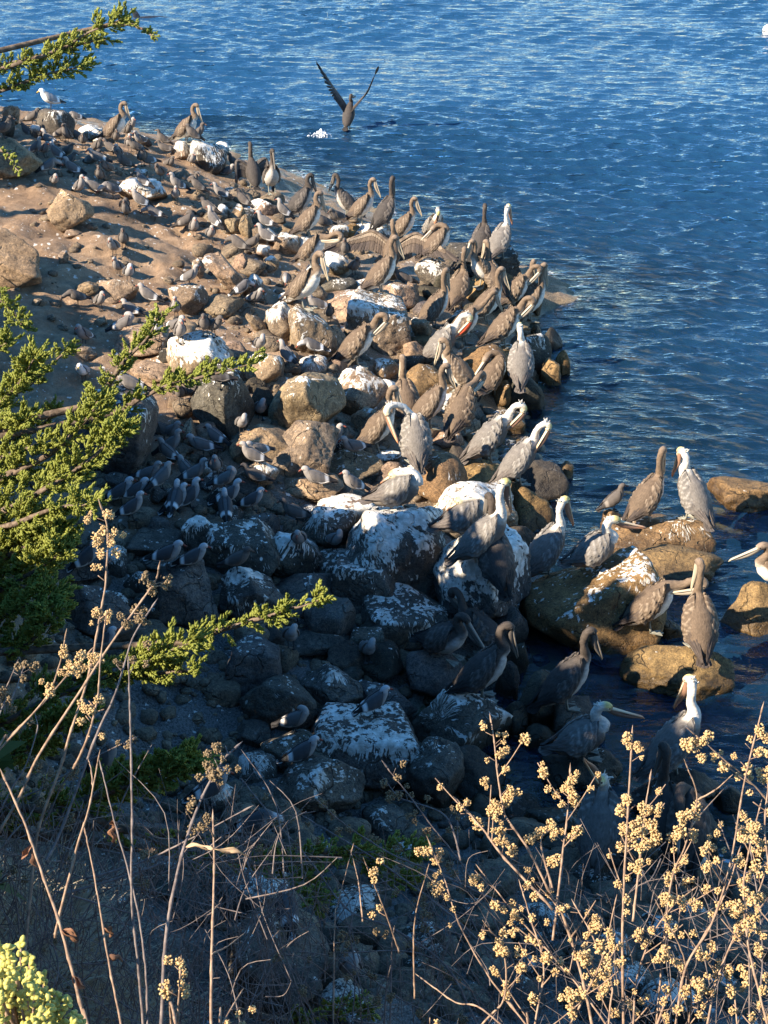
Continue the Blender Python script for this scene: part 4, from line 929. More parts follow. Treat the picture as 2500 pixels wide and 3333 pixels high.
PCACHE = {}
def pelican_parts(pose, plum):
    if (pose, plum) in PCACHE: return PCACHE[(pose, plum)]
    pl = PL[plum]; nk, bd, drop = NECK[pose]; B = [list(b) for b in BODY]; nk = [list(n) for n in nk]
    if drop:
        for b in B: b[2] = .115 + (b[2] - .13) * .55
        for n in nk: n[2] -= drop + .03
    C = np.array(B + nk); n = 46; CC = catmull(C, n)
    Vb, Fb, ph, u, N = tube(CC[:, :3], np.maximum(CC[:, 3], .008), np.maximum(CC[:, 4], .008), 16)
    seg = 16; Nz = np.repeat(N, seg, 0); off = Vb - np.repeat(CC[:, :3], seg, 0); off /= np.linalg.norm(off, axis=1)[:, None] + 1e-9
    upk = off[:, 2] - .45 * off[:, 0]; nb = len(B); tot = len(C) - 1; ub = (nb - 1) / tot
    bell = sstep(-upk + .06 * fbm(Vb * 14, 2), .05, .45); col = lerp3([pl['back']], [pl['belly']], bell)
    nkk = sstep(u, ub - .05, ub + .06); ncol = np.array([pl['neck']]) * np.ones((len(u), 1))
    if plum in 'jd': ncol = lerp3([pl['neck']], [pl['belly']], bell * sstep(ub + .18 - u, 0, .2))
    col = col * (1 - nkk)[:, None] + ncol * nkk[:, None]
    hk = sstep(u, .83, .89); hc = lerp3([pl['head']], [pl['crown']], sstep(off[:, 2] + off[:, 0] * .6, -.1, .5)); col = col * (1 - hk)[:, None] + hc * hk[:, None]
    fk = sstep(u, .965, .99); col = col * (1 - fk)[:, None] + np.array(pl['pouch']) * fk[:, None] * .8
    col = col * (1 + .18 * fbm(Vb * 45, 2))[:, None]
    Vb = Vb + off * (.006 * fbm(Vb * 38, 2) * (1 - hk))[:, None]
    parts = [('body', mesh_np('body', Vb, Fb, M['plume'], True, col), [])]
    hp = np.array(nk[-1][:3]); hd = np.array(nk[-2][:3]); bdv = np.array(bd) / np.linalg.norm(bd)
    up, pouch = bill_mesh(hp - bdv * .012, bd, .13 if pose == 'sleep' else .335, pl); parts.append(('bill', up, [('throat_pouch', pouch)]))
    D1, F1 = ICO[1]; fw = hp - hd; fw /= np.linalg.norm(fw); sd = np.cross(fw, [0, 0, 1.0]); sd /= max(np.linalg.norm(sd), 1e-6)
    for s_ in (1, -1): parts.append(('eye', mesh_np('eye', D1 * .0085 + hd * .45 + hp * .55 + sd * s_ * .031 + np.array([0, 0, .008]), F1, M['eye']), []))
    if plum in 'ar':  # short shaggy crest on the nape
        mb = MB(); nr = np.random.default_rng(5); q = np.array(nk[-3][:3])
        for k in range(14): feather(q + nr.normal(0, .012, 3), -fw * .6 + np.array([0, 0, .55]) + nr.normal(0, .35, 3), .045 + .02 * nr.random(), .012, nr.normal(0, 1, 3), pl['neck'], mb)
        parts.append(('crest', mb.mesh('crest', M['plume'], False), []))
    if pose == 'spread':
        for s_ in (1, -1): parts.append(('wing', wing_open(pl, s_, (.10, .09, .42), (.16, .33, .55), (.12, .52, .50), (-.12, .86, .40), .36, (-.75, 0, -.75)), []))
    elif pose == 'open':
        for s_ in (1, -1): parts.append(('wing', wing_open(pl, s_, (.10, .09, .42), (.12, .22, .50), (.10, .30, .46), (-.05, .34, .12), .33, (-.35, 0, -1)), []))
    elif pose == 'fly':
        parts.append(('wing', wing_open(pl, 1, (.10, .09, .42), (.10, .22, .64), (.08, .37, .88), (-.02, .60, 1.34), .28, (-1, 0, -.1)), []))
        parts.append(('wing', wing_open(pl, -1, (.10, .09, .42), (.12, .27, .62), (.09, .47, .86), (-.02, .70, 1.30), .28, (-1, 0, -.1)), []))
    else:
        rag = 1.0 if pose in ('preen', 'side', 'side2') else .35
        for s_ in (1, -1): parts.append(('wing', wing_folded(pl, s_, drop, .006 * rag, rag), []))
    mb = MB(); t0 = np.array(C[0, :3]) + [.03, 0, .01]; dn = -.5 if not drop else -.08
    for k in range(9):
        a = (k - 4) / 4; feather(t0 + [0, a * .02, 0], (-1, a * .42, dn), .15 - .02 * abs(a), .045, (0, 0, 1), np.array(pl['prim']) * (.9 + .5 * (k % 2)), mb)
    parts.append(('tail', mb.mesh('tail', M['wing'], False), []))
    for s_ in (1, -1):
        if drop: parts.append(('foot', webbed_foot(s_, .06).mesh('foot', M['leg_p'], False), [])); continue
        Lp = catmull([(.0, s_ * .06, .22), (-.012, s_ * .06, .12), (.01, s_ * .056, .012)], 7) if pose != 'fly' else catmull([(-.12, s_ * .06, .12), (-.17, s_ * .07, .06), (-.16, s_ * .07, .0)], 7)
        V, F, *_ = tube(Lp, [.024, .017, .012, .0105, .0105, .011, .012], [.026, .018, .012, .0105, .0105, .011, .012], 8)
        ft = webbed_foot(s_, .02) if pose != 'fly' else webbed_foot(s_, -.16, .11)
        parts.append(('leg', mesh_np('leg', V, F, M['leg_p']), [('foot', ft.mesh('foot', M['leg_p'], False))]))
    PCACHE[(pose, plum)] = parts; return parts
def spawn(name, parts, loc, yaw, scale, pitch=0.0):
    r = bpy.data.objects.new(name, None); COL.objects.link(r); r.empty_display_size = .1; r.location = loc; r.rotation_euler = (0, pitch, yaw); r.scale = (scale,) * 3
    for nm, me, subs in parts:
        o = link(nm, me, r)
        for sn, sm in subs: link(sn, sm, o)
    return r
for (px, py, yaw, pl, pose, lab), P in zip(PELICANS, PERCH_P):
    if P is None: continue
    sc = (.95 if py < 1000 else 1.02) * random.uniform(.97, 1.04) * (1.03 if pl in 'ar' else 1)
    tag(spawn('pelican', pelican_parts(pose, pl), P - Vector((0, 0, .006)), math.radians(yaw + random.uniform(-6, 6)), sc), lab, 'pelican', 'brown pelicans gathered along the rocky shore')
pf = zpoint(1138, 412, .04)
tag(spawn('pelican', pelican_parts('fly', 'd'), Vector(pf) , math.radians(72), .95, math.radians(-8)), 'dark pelican taking off low over open water with both wings raised in a vee', 'pelican', 'brown pelicans gathered along the rocky shore')

# ---- gulls
GP = {'a': dict(back=(.165, .15, .14), belly=(.23, .21, .195), head=(.30, .275, .255), wing=(.12, .108, .10), prim=(.03, .028, .028), edge=(.60, .57, .53), bill=(.20, .06, .04)),
 'j': dict(back=(.10, .086, .076), belly=(.14, .122, .108), head=(.10, .085, .074), wing=(.09, .076, .066), prim=(.035, .03, .028), edge=(.20, .175, .15), bill=(.18, .11, .08)),
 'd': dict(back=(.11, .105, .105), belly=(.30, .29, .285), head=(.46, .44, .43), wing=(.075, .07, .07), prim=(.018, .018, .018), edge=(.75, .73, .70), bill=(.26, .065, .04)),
 'w': dict(back=(.35, .35, .35), belly=(.80, .78, .74), head=(.82, .80, .76), wing=(.26, .26, .265), prim=(.03, .03, .03), edge=(.8, .8, .78), bill=(.62, .42, .08))}
GB = [(-.155, 0, .085, .010, .008), (-.105, 0, .105, .042, .036), (-.03, 0, .135, .064, .064), (.04, 0, .172, .066, .068), (.085, 0, .215, .046, .050)]
GN = {'s': [(.098, 0, .252, .033, .036), (.108, 0, .284, .030, .032), (.134, 0, .294, .027, .029), (.157, 0, .286, .012, .013)],
 'p': [(.105, .01, .228, .034, .036), (.09, .02, .258, .031, .032), (.055, .035, .258, .028, .03), (.03, .045, .240, .014, .015)],
 'b': [(.135, 0, .20, .034, .036), (.168, 0, .188, .030, .031), (.20, 0, .168, .027, .028), (.218, 0, .150, .012, .013)]}
GN['h'] = [(.098, 0, .238, .036, .04), (.104, 0, .258, .033, .035), (.128, 0, .266, .029, .031), (.152, 0, .258, .012, .013)]
GN['t'] = GN['h']; GC = {}
def gull_parts(pose, pl):
    if (pose, pl) in GC: return GC[(pose, pl)]
    c = GP[pl]; C = np.array(GB + GN[pose]); dz = -.085 if pose == 't' else 0.0; C[:, 2] += dz; CC = catmull(C, 30)
    V, F, ph, u, N = tube(CC[:, :3], np.maximum(CC[:, 3], .004), np.maximum(CC[:, 4], .004), 12); off = V - np.repeat(CC[:, :3], 12, 0); off /= np.linalg.norm(off, axis=1)[:, None]
    col = lerp3([c['back']], [c['belly']], sstep(-off[:, 2] + .5 * off[:, 0], -.3, .3)); hk = sstep(u, .55, .72); col = col * (1 - hk)[:, None] + np.array(c['head']) * hk[:, None]
    col = col * (1 + .12 * fbm(V * 60, 2))[:, None]; parts = [('body', mesh_np('body', V, F, M['gull'], True, col), [])]
    hp = C[-1, :3]; hd = C[-2, :3]; d = hp - hd; d[2] -= .006; d /= np.linalg.norm(d); Bp = hp + d * np.linspace(-.006, .05, 6)[:, None] - np.array([0, 0, 1]) * (np.linspace(0, 1, 6) ** 3 * .006)[:, None]
    V, F, _, ub, _ = tube(Bp, [.009, .009, .008, .007, .006, .001], [.011, .011, .010, .010, .008, .001], 8)
    parts.append(('bill', mesh_np('bill', V, F, M['bill'], True, lerp3([c['bill']], [(.03, .02, .02)], sstep(ub, .62, .8))), []))
    D1, F1 = ICO[1]; sd = np.cross(d, [0, 0, 1.0]); sd /= max(np.linalg.norm(sd), .01)
    for s_ in (1, -1): parts.append(('eye', mesh_np('eye', D1 * .0042 + hd + d * .008 + sd * s_ * .0265 + np.array([0, 0, .004]), F1, M['eye']), []))
    for s_ in (1, -1):   # folded wing: half shell over the flank, tips crossing past the tail
        nu, nv = 18, 8; T = []; cl = []
        for i in range(nu):
            t = i / (nu - 1); x = .085 - .30 * t; k = min(t / .15, 1); ax = np.array([x, 0, np.interp(x, [-.25, -.165, -.11, -.03, .045, .1], [.062, .085, .107, .138, .172, .208]) + dz]); R = np.interp(x, [-.25, -.165, -.11, -.03, .045, .1], [.006, .028, .049, .068, .070, .052])
            wd = math.sin(k * math.pi / 2) * (1 - .7 * max(t - .45, 0) / .55)
            for j in range(nv):
                v = j / (nv - 1); p_ = math.radians(18 + 92 * wd * v); rr = R * 1.05 + .004 + .0035 * (1 - (t * 6) % 1.0)
                T.append(ax + [0, s_ * math.sin(p_) * rr, math.cos(p_) * rr])
                q = np.array(c['wing']);
                if t > .70: q = np.array(c['prim'])
                if .58 < t < .66 or (t > .3 and v > .93 and t < .66): q = np.array(c['edge'])
                if t > .95 and pl in 'd': q = np.array(c['edge'])
                cl.append(q)
        T = np.array(T); inn = T * 1.0; inn[:, 1] *= .8; inn[:, 2] -= .008; n = nu * nv; F = []
        for i in range(nu - 1):
            for j in range(nv - 1):
                a = i * nv + j; q = (a, a + 1, a + nv + 1, a + nv); F.append(q if s_ < 0 else q[::-1]); q2 = tuple(n + z for z in q); F.append(q2[::-1] if s_ < 0 else q2)
        ring = [i * nv for i in range(nu)] + [(nu - 1) * nv + j for j in range(1, nv)] + [i * nv + nv - 1 for i in range(nu - 2, -1, -1)] + [j for j in range(nv - 2, 0, -1)]
        for a, b in zip(ring, ring[1:] + ring[:1]): F.append((a, b, b + n, a + n))
        parts.append(('wing', mesh_np('wing', np.vstack([T, inn]), F, M['gull'], True, np.vstack([cl, cl])), []))
    mb = MB(); 
    for k in range(5):
        a = (k - 2) / 2; feather((-.13, a * .012, .092 + dz), (-1, a * .28, -.30), .085, .026, (0, 0, 1), c['prim'], mb)
    feather((-.125, 0, .097 + dz), (-1, 0, -.30), .095, .05, (0, 0, 1), c['edge'] if pl in 'dw' else c['prim'], mb)
    parts.append(('tail', mb.mesh('tail', M['gull'], False), []))
    for s_ in (1, -1):
        if pose == 't': continue
        mb = MB(); V, F, *_ = tube(catmull([(.005, s_ * .024, .112), (-.004, s_ * .024, .065), (.006, s_ * .024, .006)], 6), [.011, .006, .0042, .0042, .0042, .005], [.012, .006, .0042, .0042, .0042, .005], 6); mb.add(V, F)
        for a in (-.5, 0, .5): V, F, *_ = tube(np.linspace((.004, s_ * .024, .005), (.004 + .042 * math.cos(a), s_ * .024 + .042 * math.sin(a), .002), 3), [.004, .0035, .002], [.004, .003, .002], 5); mb.add(V, F)
        w_ = [(.004, s_ * .024, .004)] + [(.004 + .038 * math.cos(a), s_ * .024 + .038 * math.sin(a), .003) for a in (-.5, 0, .5)]; mb.add(w_ + [(p[0], p[1], -.002) for p in w_], [(0, 1, 2), (0, 2, 3), (4, 6, 5), (4, 7, 6), (0, 4, 5, 1), (1, 5, 6, 2), (2, 6, 7, 3), (3, 7, 4, 0)])
        parts.append(('leg', mb.mesh('leg', M['leg_g']), []))
    GC[(pose, pl)] = parts; return parts
GULL_OBS = []
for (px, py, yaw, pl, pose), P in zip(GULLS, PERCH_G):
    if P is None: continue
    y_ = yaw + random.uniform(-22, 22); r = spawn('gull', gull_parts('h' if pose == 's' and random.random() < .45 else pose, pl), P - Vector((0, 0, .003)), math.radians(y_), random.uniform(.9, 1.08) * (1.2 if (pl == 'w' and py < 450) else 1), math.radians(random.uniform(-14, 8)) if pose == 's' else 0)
    GULL_OBS.append((r, px, py, pl, pose, y_ % 360))

# ---- small things on the water
pb = Vector(zpoint(2504, 108, .0)); mb = MB(); D3, F3 = ICO[3]; mb.add(D3 * np.array([.20, .20, .19]), [tuple(f) for f in F3])
r = tag(bpy.data.objects.new('mooring_buoy', None), 'white round mooring buoy cut off by the right edge of the water', 'buoy'); COL.objects.link(r); r.location = pb + Vector((0, 0, .07))
link('float', mb.mesh('float', M['white']), r)
t_ = np.linspace(0, 2 * math.pi, 33)[:-1]; V, F, *_ = tube(np.c_[np.cos(np.r_[t_, t_[0]]) * .203, np.sin(np.r_[t_, t_[0]]) * .203, np.zeros(33)], np.full(33, .012), np.full(33, .02), 6, (0, 0, 1)); link('band', mesh_np('band', V, F, M['black']), r)
V, F, *_ = tube(np.c_[np.cos(np.linspace(0, math.pi, 9)) * .05, np.zeros(9), .18 + np.sin(np.linspace(0, math.pi, 9)) * .06], np.full(9, .012), np.full(9, .012), 6); link('lifting_eye', mesh_np('lifting_eye', V, F, M['black']), r)
ps = zpoint(447, 57, 0.0); P_ = catmull([(0, 0, -.12), (-.03, 0, .06), (-.10, 0, .19), (-.2, 0, .27)], 9); V, F, *_ = tube(P_, [.05, .045, .04, .036, .032, .028, .022, .014, .004], [.14, .13, .115, .1, .085, .07, .05, .03, .006], 10, (0, 1, 0))
r = tag(bpy.data.objects.new('diving_animal', None), 'small dark fin of an animal just breaking the far water at upper left', 'sea animal'); COL.objects.link(r); r.location = ps; link('fin', mesh_np('fin', V, F, M['black']), r)
V = ICO[3][0] * np.array([.55, .16, .09]); link('back', mesh_np('back', V + [.45, .05, -.045], ICO[3][1], M['black']), r)
pw = zpoint(1045, 440, 0.0); mb = MB(); sr = np.random.default_rng(9)
for k in range(300):
    a = sr.random() * 6.28; rr = abs(sr.normal(0, .11)); hgt = max(0, .15 - rr * .8) * sr.random(); s_ = .004 + .014 * sr.random() ** 2; mb.add(ICO[1][0] * s_ + [math.cos(a) * rr * 1.3, math.sin(a) * rr, hgt - .01], [tuple(f) for f in ICO[1][1]])
o = tag(link('splash', mb.mesh('splash', M['foam']), None, pw), 'white splash of foam left behind the pelican taking off', 'splash', None, 'stuff')
# ------------------------------------------------------------------ cypress boughs that reach into the view
# (pixel polyline, depth, half width px, density, sunlit)
BOUGHS = [
 ([(-60,1700),(40,1650),(150,1590),(300,1490),(390,1400)], 7.2, 92, 1.1, 1),
 ([(-50,1590),(20,1550),(160,1480),(270,1380),(320,1310)], 7.3, 80, 1.05, 1),
 ([(-40,1730),(60,1700),(200,1650),(300,1640)], 7.05, 55, 1.1, 1),
 ([(330,1310),(360,1240),(420,1160),(480,1100),(522,1022)], 7.4, 38, 1.2, 1),
 ([(390,1340),(470,1290),(560,1250),(680,1220),(812,1188)], 7.4, 34, 1.2, 1),
 ([(-160,1420),(-20,1330),(60,1250),(110,1170)], 7.6, 50, 1.1, 1),
 ([(-120,940),(-20,970),(40,1010),(72,1064)], 7.9, 26, 1.0, 1),
 ([(-140,1160),(-40,1150),(32,1110)], 7.8, 28, 1.0, 1),
 ([(-120,1420),(20,1400),(80,1370)], 7.5, 40, 1.1, 1),
 ([(-100,1530),(40,1480),(140,1440)], 7.4, 34, 1.0, 1),
 ([(-80,1340),(70,1270),(150,1200),(222,1140)], 8.0, 30, 1.0, 0),
 ([(-60,1470),(100,1400),(180,1345)], 7.9, 30, 1.0, 0),
 ([(-300,2060),(-80,1960),(90,1870),(200,1800)], 7.2, 120, 1.4, 0),
 ([(-300,2200),(-120,2080),(40,1990),(150,1950)], 7.1, 110, 1.3, 0),
 ([(-300,2000),(-100,1880),(60,1790),(190,1730)], 7.3, 100, 1.3, 0),
 ([(-260,1900),(-100,1760),(60,1740),(170,1700)], 7.4, 70, 1.2, 0),
 ([(-240,2160),(0,2120),(110,2080),(160,2010)], 7.0, 60, 1.1, 0),
 ([(-300,2430),(-60,2380),(150,2280),(320,2210),(480,2150),(620,2090)], 6.8, 72, 1.4, 0),
 ([(620,2090),(720,2050),(830,2020),(940,1985),(1062,1945)], 6.7, 34, 1.2, 1),
 ([(300,2210),(450,2200),(640,2180)], 6.75, 40, 1.1, 0),
 ([(-300,2560),(0,2480),(140,2400),(260,2340)], 6.7, 90, 1.2, 0),
 ([(-200,2700),(200,2620),(380,2570),(520,2520),(620,2480)], 6.4, 95, 1.5, 0),
 ([(300,2660),(650,2780),(900,2812),(1100,2780),(1360,2770)], 6.2, 46, 1.0, 0),
 ([(850,2810),(980,2850),(1030,2930)], 6.2, 46, 1.1, 0), ([(1160,2780),(1260,2830),(1320,2880)], 6.2, 40, 1.0, 0),
 ([(950,3330),(1050,3300),(1190,3290)], 6.0, 40, 1.0, 0),
 ([(-160,330),(-20,240),(80,200),(200,160),(300,100),(400,62)], 8.2, 36, 1.2, 1),
 ([(380,75),(430,80),(470,96),(500,120)], 8.2, 9, .8, 1),
 ([(130,190),(210,160),(280,138),(345,128)], 8.3, 24, 1.1, 1),
 ([(-160,400),(-30,310),(60,275),(160,240),(275,212)], 8.4, 34, 1.2, 1),
 ([(-80,470),(10,492),(40,520),(62,560)], 8.1, 12, .9, 1)]
TREE = tag(bpy.data.objects.new('cypress_tree', None), 'windswept cypress whose yellow green boughs reach in from the left edge', 'tree'); COL.objects.link(TREE)
tx, ty = -4.6, 6.0; TREE.location = (tx, ty, float(hgrid(tx, ty)))
T0 = np.array(TREE.location)
def local(V, o=T0): return np.asarray(V) - o
pr = np.random.default_rng(21)
TRK = catmull([T0 + [0, 0, -.4], T0 + [-.1, .1, 1.2], T0 + [.15, 0, 2.4], T0 + [.1, .2, 4.2], T0 + [-.2, .1, 5.6]], 24)
V, F, *_ = tube(TRK, np.linspace(.26, .05, 24), np.linspace(.24, .05, 24), 12); V = V * (1 + .0 * V); link('trunk', mesh_np('trunk', local(V + .015 * fbm(V * 6, 2)[:, None]), F, M['bark']), TREE)
LIT_KEEP = []; SHADED_BOUGH = []
def twigs(base, d, n, ln, nrm, VV, FF, cnt):
    """a flat spray: axis with scale-leaf twigs on both sides"""
    s = np.cross(nrm, d); s /= np.linalg.norm(s) + 1e-9
    for k in range(n):
        t = (k + .3) / n; p = base + d * ln * t; side = 1 if k % 2 else -1
        e = d * (.75 + .35 * t) + s * side * (.62 - .3 * t) + nrm * pr.normal(0, .2) + pr.normal(0, .16, 3); e /= np.linalg.norm(e)
        l = ln * (.55 - .22 * t) * pr.uniform(.7, 1.35); wv = np.cross(e, nrm + pr.normal(0, .3, 3)); wv /= np.linalg.norm(wv) + 1e-9; uv = np.cross(e, wv); r = .0062 * pr.uniform(.75, 1.25)
        for q in range(2 if l > .03 else 1):   # twig plus a forked tip
            o_ = p if q == 0 else p + e * l * .45; e2 = e if q == 0 else (e + s * side * -.55 + pr.normal(0, .12, 3)); e2 = e2 / np.linalg.norm(e2); l2 = l if q == 0 else l * .6
            m = o_ + e2 * l2 * .55
            VV.append([o_, m + wv * r, m - wv * r * .5 + uv * r * .85, m - wv * r * .5 - uv * r * .85, o_ + e2 * l2])
            c = cnt[0]; FF += [(c, c + 2, c + 1), (c, c + 3, c + 2), (c, c + 1, c + 3), (c + 1, c + 2, c + 4), (c + 2, c + 3, c + 4), (c + 3, c + 1, c + 4)]; cnt[0] += 5
for pts, dep, hw, den, lit in BOUGHS:
    n = len(pts); dd = dep + np.linspace(.25, -.15, n); W = np.array([at(p[0], p[1], d_) for p, d_ in zip(pts, dd)]); P = catmull(W, 26)
    seglen = np.linalg.norm(np.diff(P, axis=0), axis=1).sum(); wid = hw / FPX * dep
    # limb runs back to the trunk
    jt = TRK[np.argmin(np.abs(TRK[:, 2] - (P[0, 2] - .5)))]; Lm = catmull([jt, jt * .5 + P[0] * .5 + [0, 0, .12], P[0]], 10); full = np.vstack([Lm[:-1], P])
    r0 = .012 + wid * .09; rr = np.r_[np.linspace(r0 * 2.4, r0, 9), np.linspace(r0, .003, 26)]
    V, F, *_ = tube(full, rr, rr, 7, (0, 0, 1)); br = link('bough', mesh_np('bough', local(V + .006 * fbm(V * 12, 2)[:, None]), F, M['bark']), TREE)
    VV, FF, cnt = [], [], [0]; ns = int(den * seglen / .011 * (wid / .10) ** .9 * .95) + 20
    for k in range(ns):
        t = pr.random() ** .9; i = min(int(t * 25), 24); p = P[i] + (P[i + 1] - P[i]) * pr.random(); tg = P[min(i + 2, 25)] - P[max(i - 2, 0)]; tg /= np.linalg.norm(tg)
        a = pr.random() * 6.283; b1 = np.cross(tg, [0, 0, 1.0]); b1 /= np.linalg.norm(b1); b2 = np.cross(b1, tg); outd = b1 * math.cos(a) + b2 * (math.sin(a) * .7 + .12)
        taper = (1 - .55 * t) * (.55 + .6 * pr.random()); reach = wid * taper * pr.random() ** .6
        q = p + outd * reach * .75 + tg * reach * .5; d = tg * .75 + outd * (.55 + .5 * pr.random()) + np.array([0, 0, .18]) + pr.normal(0, .15, 3); d /= np.linalg.norm(d)
        ln = pr.uniform(.05, .105) * (.8 if wid < .06 else 1.0) * (.45 if hw < 15 else 1); nr = np.cross(d, outd) + pr.normal(0, .4, 3); nr /= np.linalg.norm(nr); twigs(q, d, int(8 + ln * 90), ln, nr, VV, FF, cnt)
        if lit and k % 25 == 0: LIT_KEEP.append(q)
        if not lit and k % 5 == 0: SHADED_BOUGH.append(q)
    Vn = np.array(VV).reshape(-1, 3); fo = link('foliage', mesh_np('foliage', local(Vn), np.array(FF), M['cyp'], False), br); fo['kind'] = 'stuff'

# ------------------------------------------------------------------ dry berry-bearing stems close to the camera
def berry_cluster(seed, n, R, mat):
    r = np.random.default_rng(seed); VV, FF = [], []; off = 0; D1, F1 = ICO[2]; mb = MB()
    for k in range(n):
        v = r.normal(size=3); v /= np.linalg.norm(v); v = v * R * np.array([.8, .8, 1.0]) * r.random() ** .4; s_ = .0030 * r.uniform(.8, 1.25)
        mb.add(D1 * np.array([s_, s_, s_ * .92]) + v, [tuple(f) for f in F1])
    for k in range(n // 3):
        v = r.normal(size=3); v /= np.linalg.norm(v); V, F, *_ = tube(np.linspace((0, 0, 0), v * R * .9, 3), [.0009] * 3, [.0009] * 3, 4, (0, 1, .3)); mb.add(V, F)
    return mb.mesh('berry_cluster', mat)
BC = {'berry': [berry_cluster(40 + k, 20 + 6 * (k % 4), .013 + .0022 * (k % 4), M['berry']) for k in range(7)], 'old': [berry_cluster(60 + k, 20 + 6 * (k % 3), .014 + .002 * (k % 3), M['berry_old']) for k in range(4)]}
def leaf_mesh(seed, L_, W_, mat):
    r = np.random.default_rng(seed); n, m = 9, 5; V = []
    for i in range(n):
        t = i / (n - 1); w_ = W_ * math.sin(math.pi * min(t * .93 + .05, 1)) ** .8
        for j in range(m): v = (j / (m - 1) - .5) * 2; V.append((t * L_, v * w_ * math.cos(v * 1.1), -.18 * L_ * t * t + abs(v) ** 1.5 * w_ * .8 + .004 * math.sin(t * 9 + seed + v)))
    V = np.array(V); V2 = V - [0, 0, .0006]; k = n * m; F = []
    for i in range(n - 1):
        for j in range(m - 1): a = i * m + j; F += [(a, a + m, a + m + 1, a + 1), (k + a, k + a + 1, k + a + m + 1, k + a + m)]
    ring = [i * m for i in range(n)] + [(n - 1) * m + j for j in range(1, m)] + [i * m + m - 1 for i in range(n - 2, -1, -1)] + [j for j in range(m - 2, 0, -1)]
    F += [(a, k + a, k + b, b) for a, b in zip(ring, ring[1:] + ring[:1])]
    return mesh_np('dry_leaf', np.vstack([V, V2]), F, mat)
LEAF = {'d': [leaf_mesh(1, .05, .013, M['dryleaf']), leaf_mesh(5, .04, .012, M['dryleaf']), leaf_mesh(9, .045, .018, M['dryleaf']), leaf_mesh(14, .035, .014, M['dryleaf'])], 'p': [leaf_mesh(2, .065, .009, M['paleleaf'])]}
